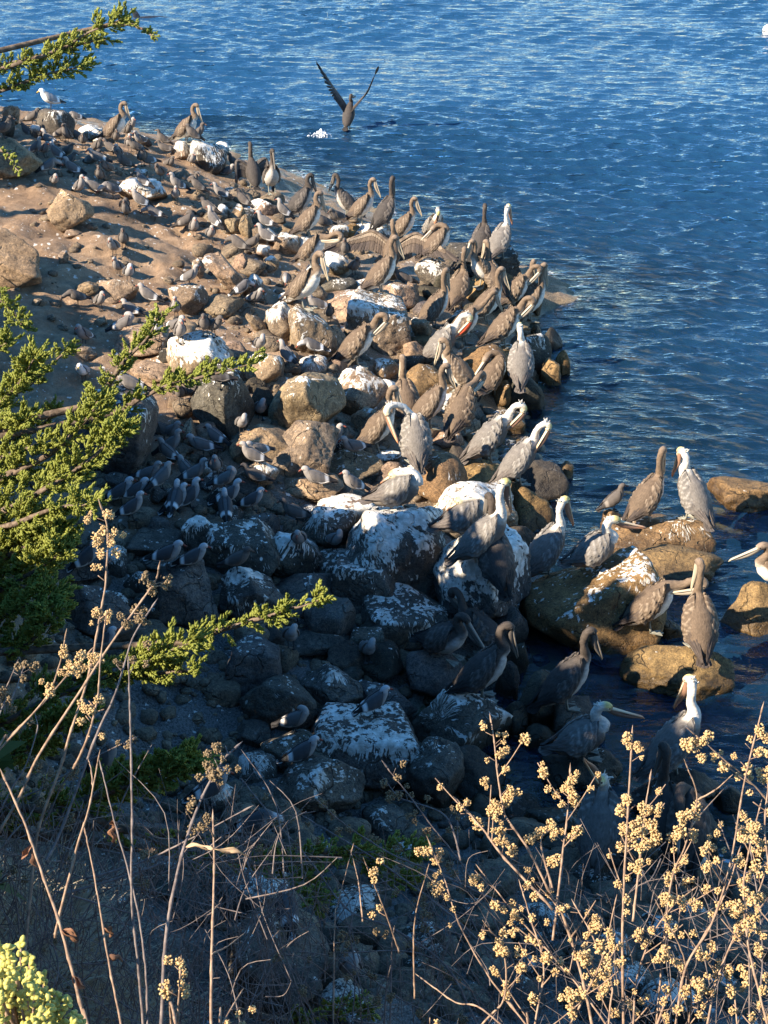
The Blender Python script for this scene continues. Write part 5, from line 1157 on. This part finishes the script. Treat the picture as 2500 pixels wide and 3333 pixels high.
# stems of each plant: (points, depth, base width px, clusters [px..] or count along tip, mat, tipkind, leaves)
def plant(name, label, cat, stems, group=None):
    base = at(*stems[0][0][0], stems[0][1]); base[2] = min(base[2], float(hgrid(base[0], base[1])))
    r = tag(bpy.data.objects.new(name, None), label, cat, group); COL.objects.link(r); r.location = base
    ncount = [0]; extra = MB()
    def add_cluster(st, c, bk):
        me = random.choice(BC[bk]); s_ = random.uniform(.5, .92); ncount[0] += 1
        if ncount[0] <= 290:
            o = link('berry_cluster', me, st, Vector(c - base), 0, s_); o.rotation_euler = (random.uniform(-.6, .6), random.uniform(-.6, .6), random.uniform(0, 6.28))
        else:
            V = np.empty(len(me.vertices) * 3, np.float32); me.vertices.foreach_get('co', V); a = random.uniform(0, 6.28); V = V.reshape(-1, 3) * s_
            extra.add(np.c_[V[:, 0] * math.cos(a) - V[:, 1] * math.sin(a), V[:, 0] * math.sin(a) + V[:, 1] * math.cos(a), V[:, 2]] + c - base, [tuple(p.vertices) for p in me.polygons])
    for pts, dep, wpx, ncl, sm, bk, lv in stems:
        dd = dep + np.linspace(.0, .12, len(pts)) * random.choice((-1, 1)); W = np.array([at(p[0], p[1], d_) for p, d_ in zip(pts, dd)])
        g = W[0]; 
        if pts[0][1] > 3250 or pts[0][0] < 5 or pts[0][0] > 2495:   # goes on down to the slope below the frame
            q = W[0] + (W[0] - W[1]) / np.linalg.norm(W[0] - W[1]) * .4; q[2] = min(q[2], W[0][2] - .3); q2 = q + np.array([0, .1, -.3]); q2[2] = min(q2[2], float(hgrid(q2[0], q2[1])) - .05); W = np.vstack([[q2, q], W])
        n = 8 * len(W); P = catmull(W, n); rad = wpx * .42 / FPX * dep * np.linspace(1.25, .55, n); kn = np.arange(n) % 7 == 3; rad = rad * (1 + .35 * kn)
        V, F, *_ = tube(P, rad, rad, 8, (0, 1, 0)); st = link('stem', mesh_np('stem', V - base + .0006 * fbm(V * 60, 2)[:, None], F, M[sm]), r)
        tp = P[-1] - P[-3]; tp /= np.linalg.norm(tp); V, F, *_ = tube(P[-1] + tp * np.linspace(0, .028, 5)[:, None], [rad[-1], rad[-1] * 1.5, rad[-1] * 1.3, rad[-1] * .7, .0004], [rad[-1], rad[-1] * 1.5, rad[-1] * 1.3, rad[-1] * .7, .0004], 6, (0, 1, 0)); link('bud', mesh_np('bud', V - base, F, M[sm]), st)
        if isinstance(ncl, list): pos = [(np.argmin(np.hypot(*(np.array(project(P)[:2]) - np.array([[c_[0]], [c_[1]]])))), c_) for c_ in ncl]
        else: pos = [(int(n * (1 - .72 * (j + random.random() * .7) / max(ncl, 1))) - 1, None) for j in range(ncl)]
        for i, c_ in pos:
            i = max(2, min(i, n - 2)); tg = P[i + 1] - P[i - 1]; tg /= np.linalg.norm(tg); a = random.random() * 6.28; sd = np.array([math.cos(a), math.sin(a) * .5, .3 * math.sin(a)]); sd -= tg * (sd @ tg); sd /= np.linalg.norm(sd)
            c0 = P[i] + sd * .017 + tg * .012
            V, F, *_ = tube(np.linspace(P[i], c0, 4), [rad[i] * .5] * 4, [rad[i] * .4] * 4, 5, (0, 0, 1)); link('twig', mesh_np('twig', V - base, F, M[sm]), st)
            for q in range(random.choice((1, 2, 2, 3))):
                add_cluster(st, c0 + np.array([random.gauss(0, .012), random.gauss(0, .01), random.gauss(0, .013)]), bk)
            if bk == 'berry': LIT_KEEP.append(c0)
        for (lx, ly, kind, ang) in lv:
            i = int(np.argmin(np.hypot(*(np.array(project(P)[:2]) - np.array([[lx], [ly]]))))); o = link('leaf', random.choice(LEAF[kind]), st, Vector(P[i] - base), 0, random.uniform(.65, 1.1)); o.rotation_euler = (random.uniform(-1.2, 1.2), math.radians(ang + random.uniform(-15, 35)), random.uniform(-.9, .9) + (3.14 if lx < project(P[i:i + 1])[0][0] - 3 else 0))
        if name == 'berry_shrub' and len(pts) >= 4:   # short side twigs with their own bunches
            for q in range(3):
                i = int(n * random.uniform(.25, .9)); tg = P[min(i + 1, n - 1)] - P[i - 1]; tg /= np.linalg.norm(tg); d = tg * .75 + np.array([random.choice((-1, 1)) * random.uniform(.4, .9), random.gauss(0, .3), .1]); d /= np.linalg.norm(d); ln = random.uniform(.05, .13)
                Q = catmull([P[i], P[i] + d * ln * .5 + [0, 0, .006], P[i] + d * ln + [0, 0, .02]], 7); V, F, *_ = tube(Q, np.linspace(rad[i] * .65, .0012, 7), np.linspace(rad[i] * .65, .0012, 7), 6, (0, 1, 0)); link('twig', mesh_np('twig', V - base, F, M[sm]), st)
                for h in (2, 3, 4, 5, 6):
                    if random.random() < .5: add_cluster(st, Q[h] + np.array([random.gauss(0, .009), random.gauss(0, .009), random.gauss(0, .009)]), bk)
        if bk == 'berry': LIT_KEEP.extend(P[n // 2::4])
    if extra.n: link('berry_bunches', extra.mesh('berry_bunches', M['berry']), r)['kind'] = 'stuff'
    return r
S_, G_ = 'stem', 'stem_grey'
DG_ = 'dry leafless stems in the foreground'
plant('dry_weed', 'tallest dry stem at left with pale berry bunches, its tip over the cypress bough', 'dry plant', [([(60,3340),(110,2800),(140,2650),(196,2500),(231,2380),(269,2265),(300,2150),(327,1996),(344,1896),(350,1727),(334,1662)], 3.3, 11, [(320,1705),(350,1715),(345,1750),(375,1770),(330,1820),(310,1830),(370,1900),(325,2010),(305,2030),(340,2020),(290,2180),(250,2170)], S_, 'berry', [])], DG_)
plant('dry_weed', 'grey dry stem leaning right in front of the faceted cube with brown berries', 'dry plant', [([(-10,2720),(60,2600),(127,2457),(269,2238),(338,2130),(415,2019),(500,1900),(515,1858)], 3.2, 11, [(515,1910),(495,1915),(520,1930),(430,2000),(415,2020)], S_, 'old', []), ([(150,2800),(200,2700),(315,2392),(365,2284),(400,2180),(434,2073),(492,1980)], 3.3, 10, [(460,2040),(440,2050),(480,2055),(405,2190)], G_, 'old', [])], DG_)
plant('dry_weed', 'pale upright dry stem between the two crossing stems at left', 'dry plant', [([(240,2500),(265,2450),(292,2380),(319,2265),(327,2150),(342,2030)], 3.15, 9, [(310,2310),(330,2330),(300,2340),(290,2400),(295,2360)], S_, 'berry', [])], DG_)
plant('dry_weed', 'two dry stems fanning left with frayed berry heads', 'dry plant', [([(-20,2470),(0,2438),(146,2276),(192,2170),(211,2082)], 3.25, 9, [(205,2120),(208,2140),(190,2180),(170,2250)], S_, 'berry', []), ([(-20,2460),(30,2400),(127,2303),(215,2203),(284,2129)], 3.2, 9, [(255,2180),(270,2190),(262,2215),(230,2170),(165,2260)], S_, 'berry', []), ([(0,2640),(80,2500),(120,2380),(118,2340)], 3.3, 7, 3, G_, 'old', []), ([(-10,2300),(20,2240),(50,2170)], 3.3, 7, 4, G_, 'old', []), ([(-10,2350),(40,2270),(75,2180)], 3.3, 7, 4, G_, 'old', [])], DG_)
plant('dry_weed', 'straight grey bare stem rising at left of centre', 'dry plant', [([(467,3340),(448,3125),(429,2932),(430,2690),(427,2457),(423,2303),(419,2180)], 3.0, 11, [(430,2200)], G_, 'old', [])], DG_)
plant('dry_weed', 'purplish thick bent stem topped by a dense brown berry head', 'dry plant', [([(525,3340),(540,3053),(579,2836),(622,2686),(665,2580),(723,2479),(760,2440)], 2.9, 14, [(700,2490),(720,2500),(710,2530),(690,2540),(735,2480),(745,2460),(715,2560),(630,2620)], G_, 'old', [])], DG_)
plant('dry_weed', 'bright sunlit bare stem with one curled pale leaf at bottom centre left', 'dry plant', [([(687,3340),(690,3077),(697,2836),(694,2680)], 2.8, 13, 0, S_, 'berry', [(700,2762,'p',-5),(690,2765,'p',10)]), ([(690,3105),(740,3080),(780,3050)], 2.8, 6, 0, S_, 'berry', []), ([(697,2725),(684,2700),(676,2690)], 2.8, 6, 0, S_, 'berry', [])], DG_)
plant('dry_weed', 'thick pale stem slanting from the left edge with reddish dry leaves', 'dry plant', [([(290,3345),(280,3333),(236,3164),(193,3004),(135,2836),(80,2680),(20,2545)], 2.7, 14, 0, S_, 'berry', [(200,3030,'d',30),(205,3030,'d',10),(60,2780,'d',70),(30,2770,'d',60),(240,3180,'d',20)])], DG_)
plant('dry_weed', 'forked pale stem with hooked tip among the dry leaves', 'dry plant', [([(180,3050),(193,2980),(256,2739),(289,2633),(318,2484)], 2.9, 10, 0, S_, 'berry', []), ([(302,2560),(298,2510),(290,2480)], 2.9, 6, 0, S_, 'berry', []), ([(395,3340),(347,3096),(309,2860),(280,2720)], 2.9, 10, 0, S_, 'berry', [(360,3120,'d',25),(340,3010,'d',20)]), ([(480,3340),(477,3197),(458,3019),(424,2860),(371,2667),(333,2513)], 3.0, 9, 0, G_, 'old', [(365,2690,'d',80),(360,2660,'d',70)])], DG_)
plant('dry_weed', 'short stem with two knots of fat berries at the bottom edge', 'dry plant', [([(576,3345),(578,3333),(588,3150)], 2.7, 12, [(565,3210),(610,3225),(600,3250),(580,3160)], S_, 'berry', []), ([(715,3345),(723,3333),(760,3270),(781,3236)], 2.7, 9, [(755,3290),(775,3320)], S_, 'berry', [])], DG_)
bush = [([(1930,3345),(1893,3176),(1833,2983),(1797,2923),(1720,2766),(1660,2680),(1640,2640),(1620,2520),(1610,2420),(1600,2358)],3.5,10,[(1600,2395),(1605,2420),(1590,2440),(1620,2450),(1605,2480),(1615,2510),(1650,2590),(1660,2620),(1690,2600),(1700,2630),(1680,2650),(1720,2660)],S_,'berry',[]),
 ([(1800,2960),(1640,2790),(1567,2693),(1500,2618)],3.5,9,[(1510,2640),(1520,2660),(1570,2680),(1600,2760),(1640,2770)],S_,'berry',[]),
 ([(1720,3345),(1712,3333),(1590,3176),(1495,3007),(1447,2862),(1404,2757)],3.4,8,[(1410,2790),(1420,2800),(1405,2820),(1450,2850),(1480,2910),(1460,3010)],S_,'berry',[]),
 ([(1980,3345),(1833,3152),(1664,2959),(1573,2844)],3.4,8,[(1600,2860),(1640,2950),(1690,2990),(1620,3000)],S_,'berry',[]),
 ([(2030,3345),(2026,3080),(2032,2862),(2045,2620),(2057,2402)],3.3,11,[(2050,2435),(2065,2440),(2060,2470),(2045,2620),(2055,2640),(2025,2660),(2035,2740),(2040,2760),(2020,2780),(2060,2700),(2010,2860)],S_,'berry',[]),
 ([(2196,3345),(2232,3150),(2316,3007),(2377,2814),(2420,2560),(2476,2326)],3.2,10,[(2440,2390),(2420,2420),(2455,2410),(2480,2470),(2470,2510),(2400,2690),(2420,2700),(2360,2800),(2380,2820)],S_,'berry',[]),
 ([(2540,2660),(2462,2565),(2375,2487),(2264,2393)],3.2,8,[(2290,2420),(2275,2440),(2300,2430),(2350,2480),(2380,2520)],S_,'berry',[]),
 ([(2135,3345),(2180,2900),(2230,2753),(2269,2603),(2240,2504)],3.3,8,[(2260,2650),(2255,2680),(2225,2740),(2270,2690),(2200,2820)],S_,'berry',[]),
 ([(2269,2605),(2330,2570),(2370,2535)],3.3,6,0,S_,'berry',[]), ([(2250,2690),(2290,2640),(2340,2585)],3.3,6,0,S_,'berry',[]),
 ([(2135,3345),(2183,3225),(2292,3043),(2364,2900),(2400,2790)],3.2,9,7,S_,'berry',[]),
 ([(1800,3060),(1830,2790),(1848,2640),(1855,2520)],3.45,8,[(1850,2600),(1835,2620),(1860,2610),(1840,2640),(1900,2580),(1915,2560),(1890,2600),(1835,2720),(1860,2740)],S_,'berry',[]),
 ([(2060,3000),(2085,2780),(2100,2640),(2115,2540)],3.3,8,[(2080,2640),(2095,2660),(2070,2720),(2090,2760),(2085,2820)],S_,'berry',[]),
 ([(2500,3345),(2440,3100),(2420,2900),(2440,2760),(2470,2640)],3.2,9,9,S_,'berry',[]),
 ([(2300,3345),(2330,3200),(2390,3050),(2470,2900),(2500,2800)],3.2,9,9,S_,'berry',[]),
 ([(1560,3345),(1640,3250),(1640,3100),(1590,3020)],3.3,9,[(1590,3040),(1610,3070),(1640,3110),(1620,3130),(1650,3160),(1680,3060)],S_,'berry',[]),
 ([(1740,3345),(1770,3150),(1730,3000),(1700,2900)],3.3,8,8,S_,'berry',[]), ([(1850,3345),(1900,3250),(1960,3120),(2000,2950)],3.2,8,9,S_,'berry',[]),
 ([(2060,3345),(2070,3200),(2120,3050),(2190,2950),(2250,2900)],3.2,8,9,S_,'berry',[]), ([(2240,3345),(2250,3250),(2220,3100),(2150,2960)],3.25,8,8,S_,'berry',[]),
 ([(1640,3345),(1480,3260),(1380,3190)],3.2,8,0,S_,'berry',[]), ([(2400,3345),(2380,3200),(2300,3130)],3.2,7,6,S_,'berry',[]), ([(1980,3345),(1990,3200),(1930,3050),(1880,2960)],3.3,8,8,S_,'berry',[]), ([(2510,2900),(2490,2700),(2500,2560),(2510,2480)],3.1,8,8,S_,'berry',[]),
 ([(1800,2900),(1760,2740),(1800,2700)],3.5,7,5,S_,'old',[]), ([(2440,3345),(2430,2960),(2350,2700)],3.6,8,10,G_,'old',[]), ([(2470,3345),(2480,3050),(2440,2750)],3.6,8,10,G_,'old',[])]
plant('berry_shrub', 'leafless shrub loaded with bunches of golden berries at lower right', 'shrub', bush)
dark = [([(1560,3345),(1450,3143),(1277,3022),(1132,2960),(1012,2805),(915,2695),(804,2558)],3.9,9,[(830,2590),(850,2610),(900,2680),(980,2800),(1000,2830)],G_,'old',[]), ([(1600,3100),(1450,2965),(1229,2801),(1084,2714),(973,2648)],4.0,7,6,G_,'old',[]), ([(1650,2950),(1420,2840),(1277,2781),(1132,2690),(1050,2620)],4.1,7,6,G_,'old',[]),
 ([(1500,2800),(1450,2656),(1310,2600),(1262,2550)],4.1,6,6,G_,'old',[]), ([(1700,3200),(1560,2900),(1400,2680),(1262,2500)],4.2,7,7,G_,'old',[]), ([(1085,3345),(1090,3000),(1100,2940),(1142,2780)],3.6,6,0,S_,'berry',[]), ([(1180,3000),(1165,2860),(1147,2790)],3.6,5,0,S_,'berry',[]),
 ([(1300,3100),(1253,2965),(1195,2822)],3.5,6,[(1200,2850),(1210,2865),(1230,2990)],S_,'berry',[]), ([(1350,3250),(1349,3008),(1388,2843)],3.6,6,0,S_,'berry',[]), ([(830,3345),(880,3150),(950,3050),(1080,2980)],3.9,6,4,G_,'old',[]), ([(1010,3345),(940,3140),(850,2900),(810,2760)],3.7,6,3,G_,'old',[]), ([(900,3345),(830,3000),(780,2800),(740,2700)],3.7,5,0,G_,'old',[]),
 ([(1270,3345),(1275,3100),(1282,3030)],3.8,8,2,G_,'old',[]), ([(1480,3345),(1300,3250),(1130,3130),(1000,3100)],4.0,6,5,G_,'old',[]), ([(1400,3345),(1440,3200),(1380,3000),(1300,2900)],4.0,7,7,G_,'old',[]), ([(1700,3345),(1600,3130),(1500,2900),(1490,2700)],4.1,7,8,G_,'old',[]), ([(1600,3345),(1500,3180),(1350,3100),(1150,3100)],4.0,7,5,G_,'old',[]), ([(1180,3345),(1160,3200),(1060,3090)],3.9,6,4,G_,'old',[])]
plant('dry_thicket', 'shaded tangle of dark dry stems with old berries at bottom centre', 'shrub', dark)
dark2 = [([(-20,2650),(150,2560),(300,2470),(420,2410)],3.6,8,4,G_,'old',[]), ([(-20,2900),(130,2700),(200,2560),(250,2470)],3.6,8,6,G_,'old',[]), ([(280,2860),(450,2810),(600,2740),(790,2640)],3.4,8,3,G_,'old',[]), ([(200,2910),(380,2860),(560,2790),(640,2680)],3.5,9,4,G_,'old',[]), ([(-20,2880),(200,2880),(430,2877)],3.5,6,0,S_,'old',[]), ([(180,2900),(330,2945),(470,2990),(620,3070),(680,3100)],3.5,7,0,G_,'old',[]), ([(-20,2800),(100,2650),(150,2520)],3.5,8,5,G_,'old',[]), ([(60,3345),(130,3100),(200,2820),(260,2640)],3.6,8,5,G_,'old',[]), ([(120,3345),(190,3150),(120,2960)],3.4,7,0,G_,'old',[]), ([(455,2820),(470,2900),(540,2980)],3.4,6,0,G_,'old',[]), ([(340,2740),(420,2560),(480,2450)],3.5,6,0,G_,'old',[]), ([(730,3345),(740,3000),(735,2830),(762,2590)],3.6,4,0,G_,'old',[])]
plant('dry_thicket', 'shaded criss crossing brown stems and withered leaves at lower left', 'shrub', dark2)

# ------------------------------------------------------------------ dead grass on the slope at lower left
gr = np.random.default_rng(31); VV, FF = [], []; c = 0; nb = 0
while nb < 15000:
    px, py = gr.uniform(-150, 960), gr.uniform(2720, 3500); r = rays(px, py); ts = np.linspace(2.2, 8.5, 130); P = CAM + r * ts[:, None]; bl = P[:, 2] < hgrid(P[:, 0], P[:, 1]); nb += 1
    if not bl.any(): continue
    p = P[np.argmax(bl)]
    if p[1] > 6.3 or gr.random() > .35 + .65 * (vnoise(p[None] * 2.2)[0] > -.15): continue
    a = gr.random() * 6.28; ln = gr.uniform(.14, .45); bend = gr.uniform(.3, 1.3); d = np.array([math.cos(a), math.sin(a), 0]); s = np.array([-math.sin(a), math.cos(a), 0]) * gr.uniform(.003, .007)
    for t in (0, .35, .7, 1):
        q = p + d * ln * bend * t ** 1.4 * .8 + np.array([0, 0, ln * (t - .55 * bend * t * t)]); VV += [q - s * (1 - .8 * t), q + s * (1 - .8 * t)]
    for k in range(3): FF.append((c + 2 * k, c + 2 * k + 1, c + 2 * k + 3, c + 2 * k + 2))
    c += 8
tag(link('dead_grass', mesh_np('dead_grass', np.array(VV), np.array(FF), M['grass'], False)), 'matted dead grass on the slope at lower left', 'grass', None, 'stuff')
# fine dead brush matted over the slope
br_ = np.random.default_rng(41); VV, FF, off = [], [], 0
for k in range(2200):
    if k < 1300: px, py, dep = br_.uniform(-100, 950), br_.uniform(2650, 3450), br_.uniform(3.3, 5.0)
    else: px, py, dep = br_.uniform(850, 2600), br_.uniform(2820, 3480), br_.uniform(3.7, 5.2)
    p = at(px, py, dep); a = br_.normal(0, .6) + (0 if k < 1300 else -.25); ln = br_.uniform(.06, .28); d = np.array([math.sin(a), br_.normal(0, .5), math.cos(a)]); bendv = br_.normal(0, .12, 3) * ln
    P = catmull([p - d * ln * .6, p + bendv, p + d * ln * .5 + bendv * .4], 9); r_ = br_.uniform(.0008, .0022); V, F, *_ = tube(P, np.linspace(r_, r_ * .4, 9), np.linspace(r_, r_ * .4, 9), 4, (0, 1, .2), False); VV.append(V); FF += [tuple(i + off for i in f) for f in F]; off += len(V)
    if k % 4 == 0: SHADED_BOUGH.append(p)
tag(link('dead_brush', mesh_np('dead_brush', np.vstack(VV), np.array(FF), M['stem_grey'])), 'fine tangled dead twigs covering the slope along the bottom', 'brush', None, 'stuff')
# fleshy-leaved shrub in the bottom left corner
r = tag(bpy.data.objects.new('fleshy_shrub', None), 'sunlit shrub with plump yellow green leaves in the bottom left corner', 'shrub'); COL.objects.link(r); r.location = at(60, 3500, 2.3); b0 = np.array(r.location)
mbl = MB(); mbs = MB(); sr = np.random.default_rng(77); D2_, F2_ = ICO[2]; F2t = [tuple(f) for f in F2_]
for k in range(130):
    tx_, ty_ = sr.uniform(-60, 300), sr.uniform(3060, 3420)
    if ty_ < 3060 + max(0, tx_ - 60) * 1.15: continue
    tip = at(tx_, ty_, sr.uniform(2.15, 2.5)); root = b0 + sr.normal(0, .03, 3); P = catmull([root, root * .4 + tip * .6 + sr.normal(0, .02, 3), tip], 10); V, F, *_ = tube(P, np.linspace(.004, .0015, 10), np.linspace(.004, .0015, 10), 6); mbs.add(V - b0, F)
    for j in range(20):
        t = 1 - .5 * (j / 20) ** 1.2; i = min(int(t * 9), 8); q = P[i] * (1 - (t * 9 - i)) + P[i + 1] * (t * 9 - i); d = (P[9] - P[7]) / np.linalg.norm(P[9] - P[7]) * .8 + sr.normal(0, .65, 3); d /= np.linalg.norm(d); Rm = np.array(Vector(d).to_track_quat('Z', 'Y').to_matrix())
        ln = sr.uniform(.009, .015); mbl.add((D2_ * np.array([.0042, .0034, ln / 2]) + [0, 0, ln / 2]) @ Rm.T + q - b0, F2t)
    LIT_KEEP.append(tip)
link('branch', mbs.mesh('branch', M['stem']), r); lo = link('foliage', mbl.mesh('foliage', M['fleshy']), r); lo['kind'] = 'stuff'
# ------------------------------------------------------------------ crowns left of the view: the trees that shade the cove
KEEP = np.array(LIT_KEEP); LV, LF, cnts = {0: [], 1: []}, {0: [], 1: []}, {0: 0, 1: 0}; limb_targets = {0: [], 1: []}
ts = np.arange(1.0, 40, .25)
for P in G3 + SHADED_BOUGH:
    C = P + L * ts[:, None]; qx, qy, qd = project(C); ok = ((qx < -190) | (qd < -.6)) & (C[:, 2] > hgrid(C[:, 0], C[:, 1]) + .4)
    if not ok.any(): continue
    i0 = int(np.argmax(ok)); c_ = P + L * (ts[i0] + sr.random() ** 1.5 * 1.3)
    v = c_ - KEEP; tp = v @ L; near = (np.linalg.norm(v - tp[:, None] * L, axis=1) < np.where((KEEP - CAM) @ FWD < 5, .16, .32)) & (tp > -.1)
    if near.any() or np.linalg.norm(c_ - CAM) < 1.2: continue
    g = 0 if P[1] < 19 else 1; R = .13 if P[1] < 13 else .17 if P[1] < 19 else .2; m = 20
    cc = c_ + sr.normal(0, R * .5, (m, 3)); e = sr.normal(size=(m, 3)); e /= np.linalg.norm(e, axis=1)[:, None]; f = np.cross(e, sr.normal(size=(m, 3))); f /= np.linalg.norm(f, axis=1)[:, None]; a_, b_ = .10 * (1 + .5 * sr.random((m, 1))), .045
    Q = np.stack([cc - e * a_, cc + f * b_, cc + e * a_, cc - f * b_], 1).reshape(-1, 3); LV[g].append(Q); LF[g].append(np.arange(m * 4).reshape(m, 4) + cnts[g]); cnts[g] += m * 4
    if sr.random() < .03: limb_targets[g].append(c_)
FARTREE = tag(bpy.data.objects.new('cypress_tree', None), 'further cypress standing left of the view beyond the near one', 'tree'); COL.objects.link(FARTREE); fx, fy = -10.5, 19.0; FARTREE.location = (fx, fy, float(hgrid(fx, fy)))
Z1 = np.array(FARTREE.location); TR2 = catmull([Z1 + [0, 0, -.4], Z1 + [.1, .1, 1.5], Z1 + [-.1, 0, 3.2], Z1 + [.2, .1, 5]], 20); V, F, *_ = tube(TR2, np.linspace(.25, .05, 20), np.linspace(.25, .05, 20), 10); link('trunk', mesh_np('trunk', V - Z1, F, M['bark']), FARTREE)
for g, tree, o_, trk in ((0, TREE, T0, TRK), (1, FARTREE, Z1, TR2)):
    if not LV[g]: continue
    cr = link('crown', mesh_np('crown', np.vstack(LV[g]) - o_, np.vstack(LF[g]), M['crown'], False), tree); cr['kind'] = 'stuff'
    mb = MB()
    for c_ in limb_targets[g][:60]:
        j = trk[np.argmin(np.abs(trk[:, 2] - (c_[2] - .6)))]; mid = j * .5 + c_ * .5 + [0, 0, .2]
        P = catmull([j, mid, c_], 10); qx, qy, qd = project(P)
        if ((qx > -40) & (qd > .3)).any(): continue
        V, F, *_ = tube(P, np.linspace(.05, .01, 10), np.linspace(.05, .01, 10), 6, (0, 0, 1)); mb.add(V - o_, F)
    if mb.n: link('limbs', mb.mesh('limbs', M['bark']), tree)

# ------------------------------------------------------------------ labels that single out each boulder and gull
TN = {'b': 'brown', 'g': 'grey', 'o': 'golden brown', 'd': 'dark'}
LM = [b for b in BOULD if b.land]
ORD = [f'{x} nearest' if x else 'nearest' for x in ' second third fourth fifth sixth seventh eighth ninth tenth eleventh twelfth thirteenth fourteenth fifteenth sixteenth'.split(' ')]
DIRS = ['right of', 'upper right of', 'above', 'upper left of', 'left of', 'lower left of', 'below', 'lower right of']
def where(px, py):
    d = [(math.hypot(px - b.px, (py - b.py) * 1.2), b) for b in LM]; dist, b = min(d, key=lambda t: t[0]); dx, dy = px - b.px, (py - b.py) * 1.2
    return dist, b, DIRS[int(round(math.degrees(math.atan2(-dy, dx)) / 45)) % 8]
def assign(items, mk):
    bins = {}
    for it in items: d, b, dr = where(it[1], it[2]); bins.setdefault((b.land, dr), []).append((d, it))
    for (land, dr), lst in bins.items():
        lst.sort(key=lambda t: t[0])
        for k, (d, it) in enumerate(lst): mk(it, ORD[k] if len(lst) > 1 else '', dr, land)
def mk_b(it, o, dr, land):
    b = it[0]; size = 'small' if b.size[0] < .5 else 'middling' if b.size[0] < .9 else 'large'
    look = f"{size} {TN[b.tn]} one" + (' caked white' if b.gu >= 75 else ' streaked white' if b.gu >= 35 else '')
    lab = f'{o} boulder {dr} the {land}, {look}' if o else f'lone boulder {dr} the {land}, {look}'
    if len(lab.split()) > 16: lab = lab.rsplit(' ', 2)[0]
    tag(b.o, lab, 'boulder', 'boulders heaped along the shore')
for b in BOULD:
    if b.land: tag(b.o, b.label, 'boulder', 'boulders heaped along the shore')
assign([(b, b.px, b.py) for b in BOULD if not b.land], mk_b)
PN = {'a': 'grey', 'j': 'brown', 'd': 'dark winged', 'w': 'white'}
PO = {'s': 'standing', 't': 'squatting', 'p': 'preening', 'b': 'bending down'}
def fac(y): return 'facing right' if y < 45 or y >= 315 else 'facing away' if y < 135 else 'facing left' if y < 225 else 'facing us'
def mk_g(it, o, dr, land):
    r, px, py, pl, pose, y = it
    lab = (f'{o} gull {dr} the {land}, {PN[pl]}, {PO[pose]}, {fac(y)}' if o else f'{PN[pl]} gull {PO[pose]} {dr} the {land}, {fac(y)}')
    if len(lab.split()) > 16: lab = lab.rsplit(',', 1)[0]
    tag(r, lab, 'gull', 'gulls resting among the rocks')
assign(GULL_OBS, mk_g)
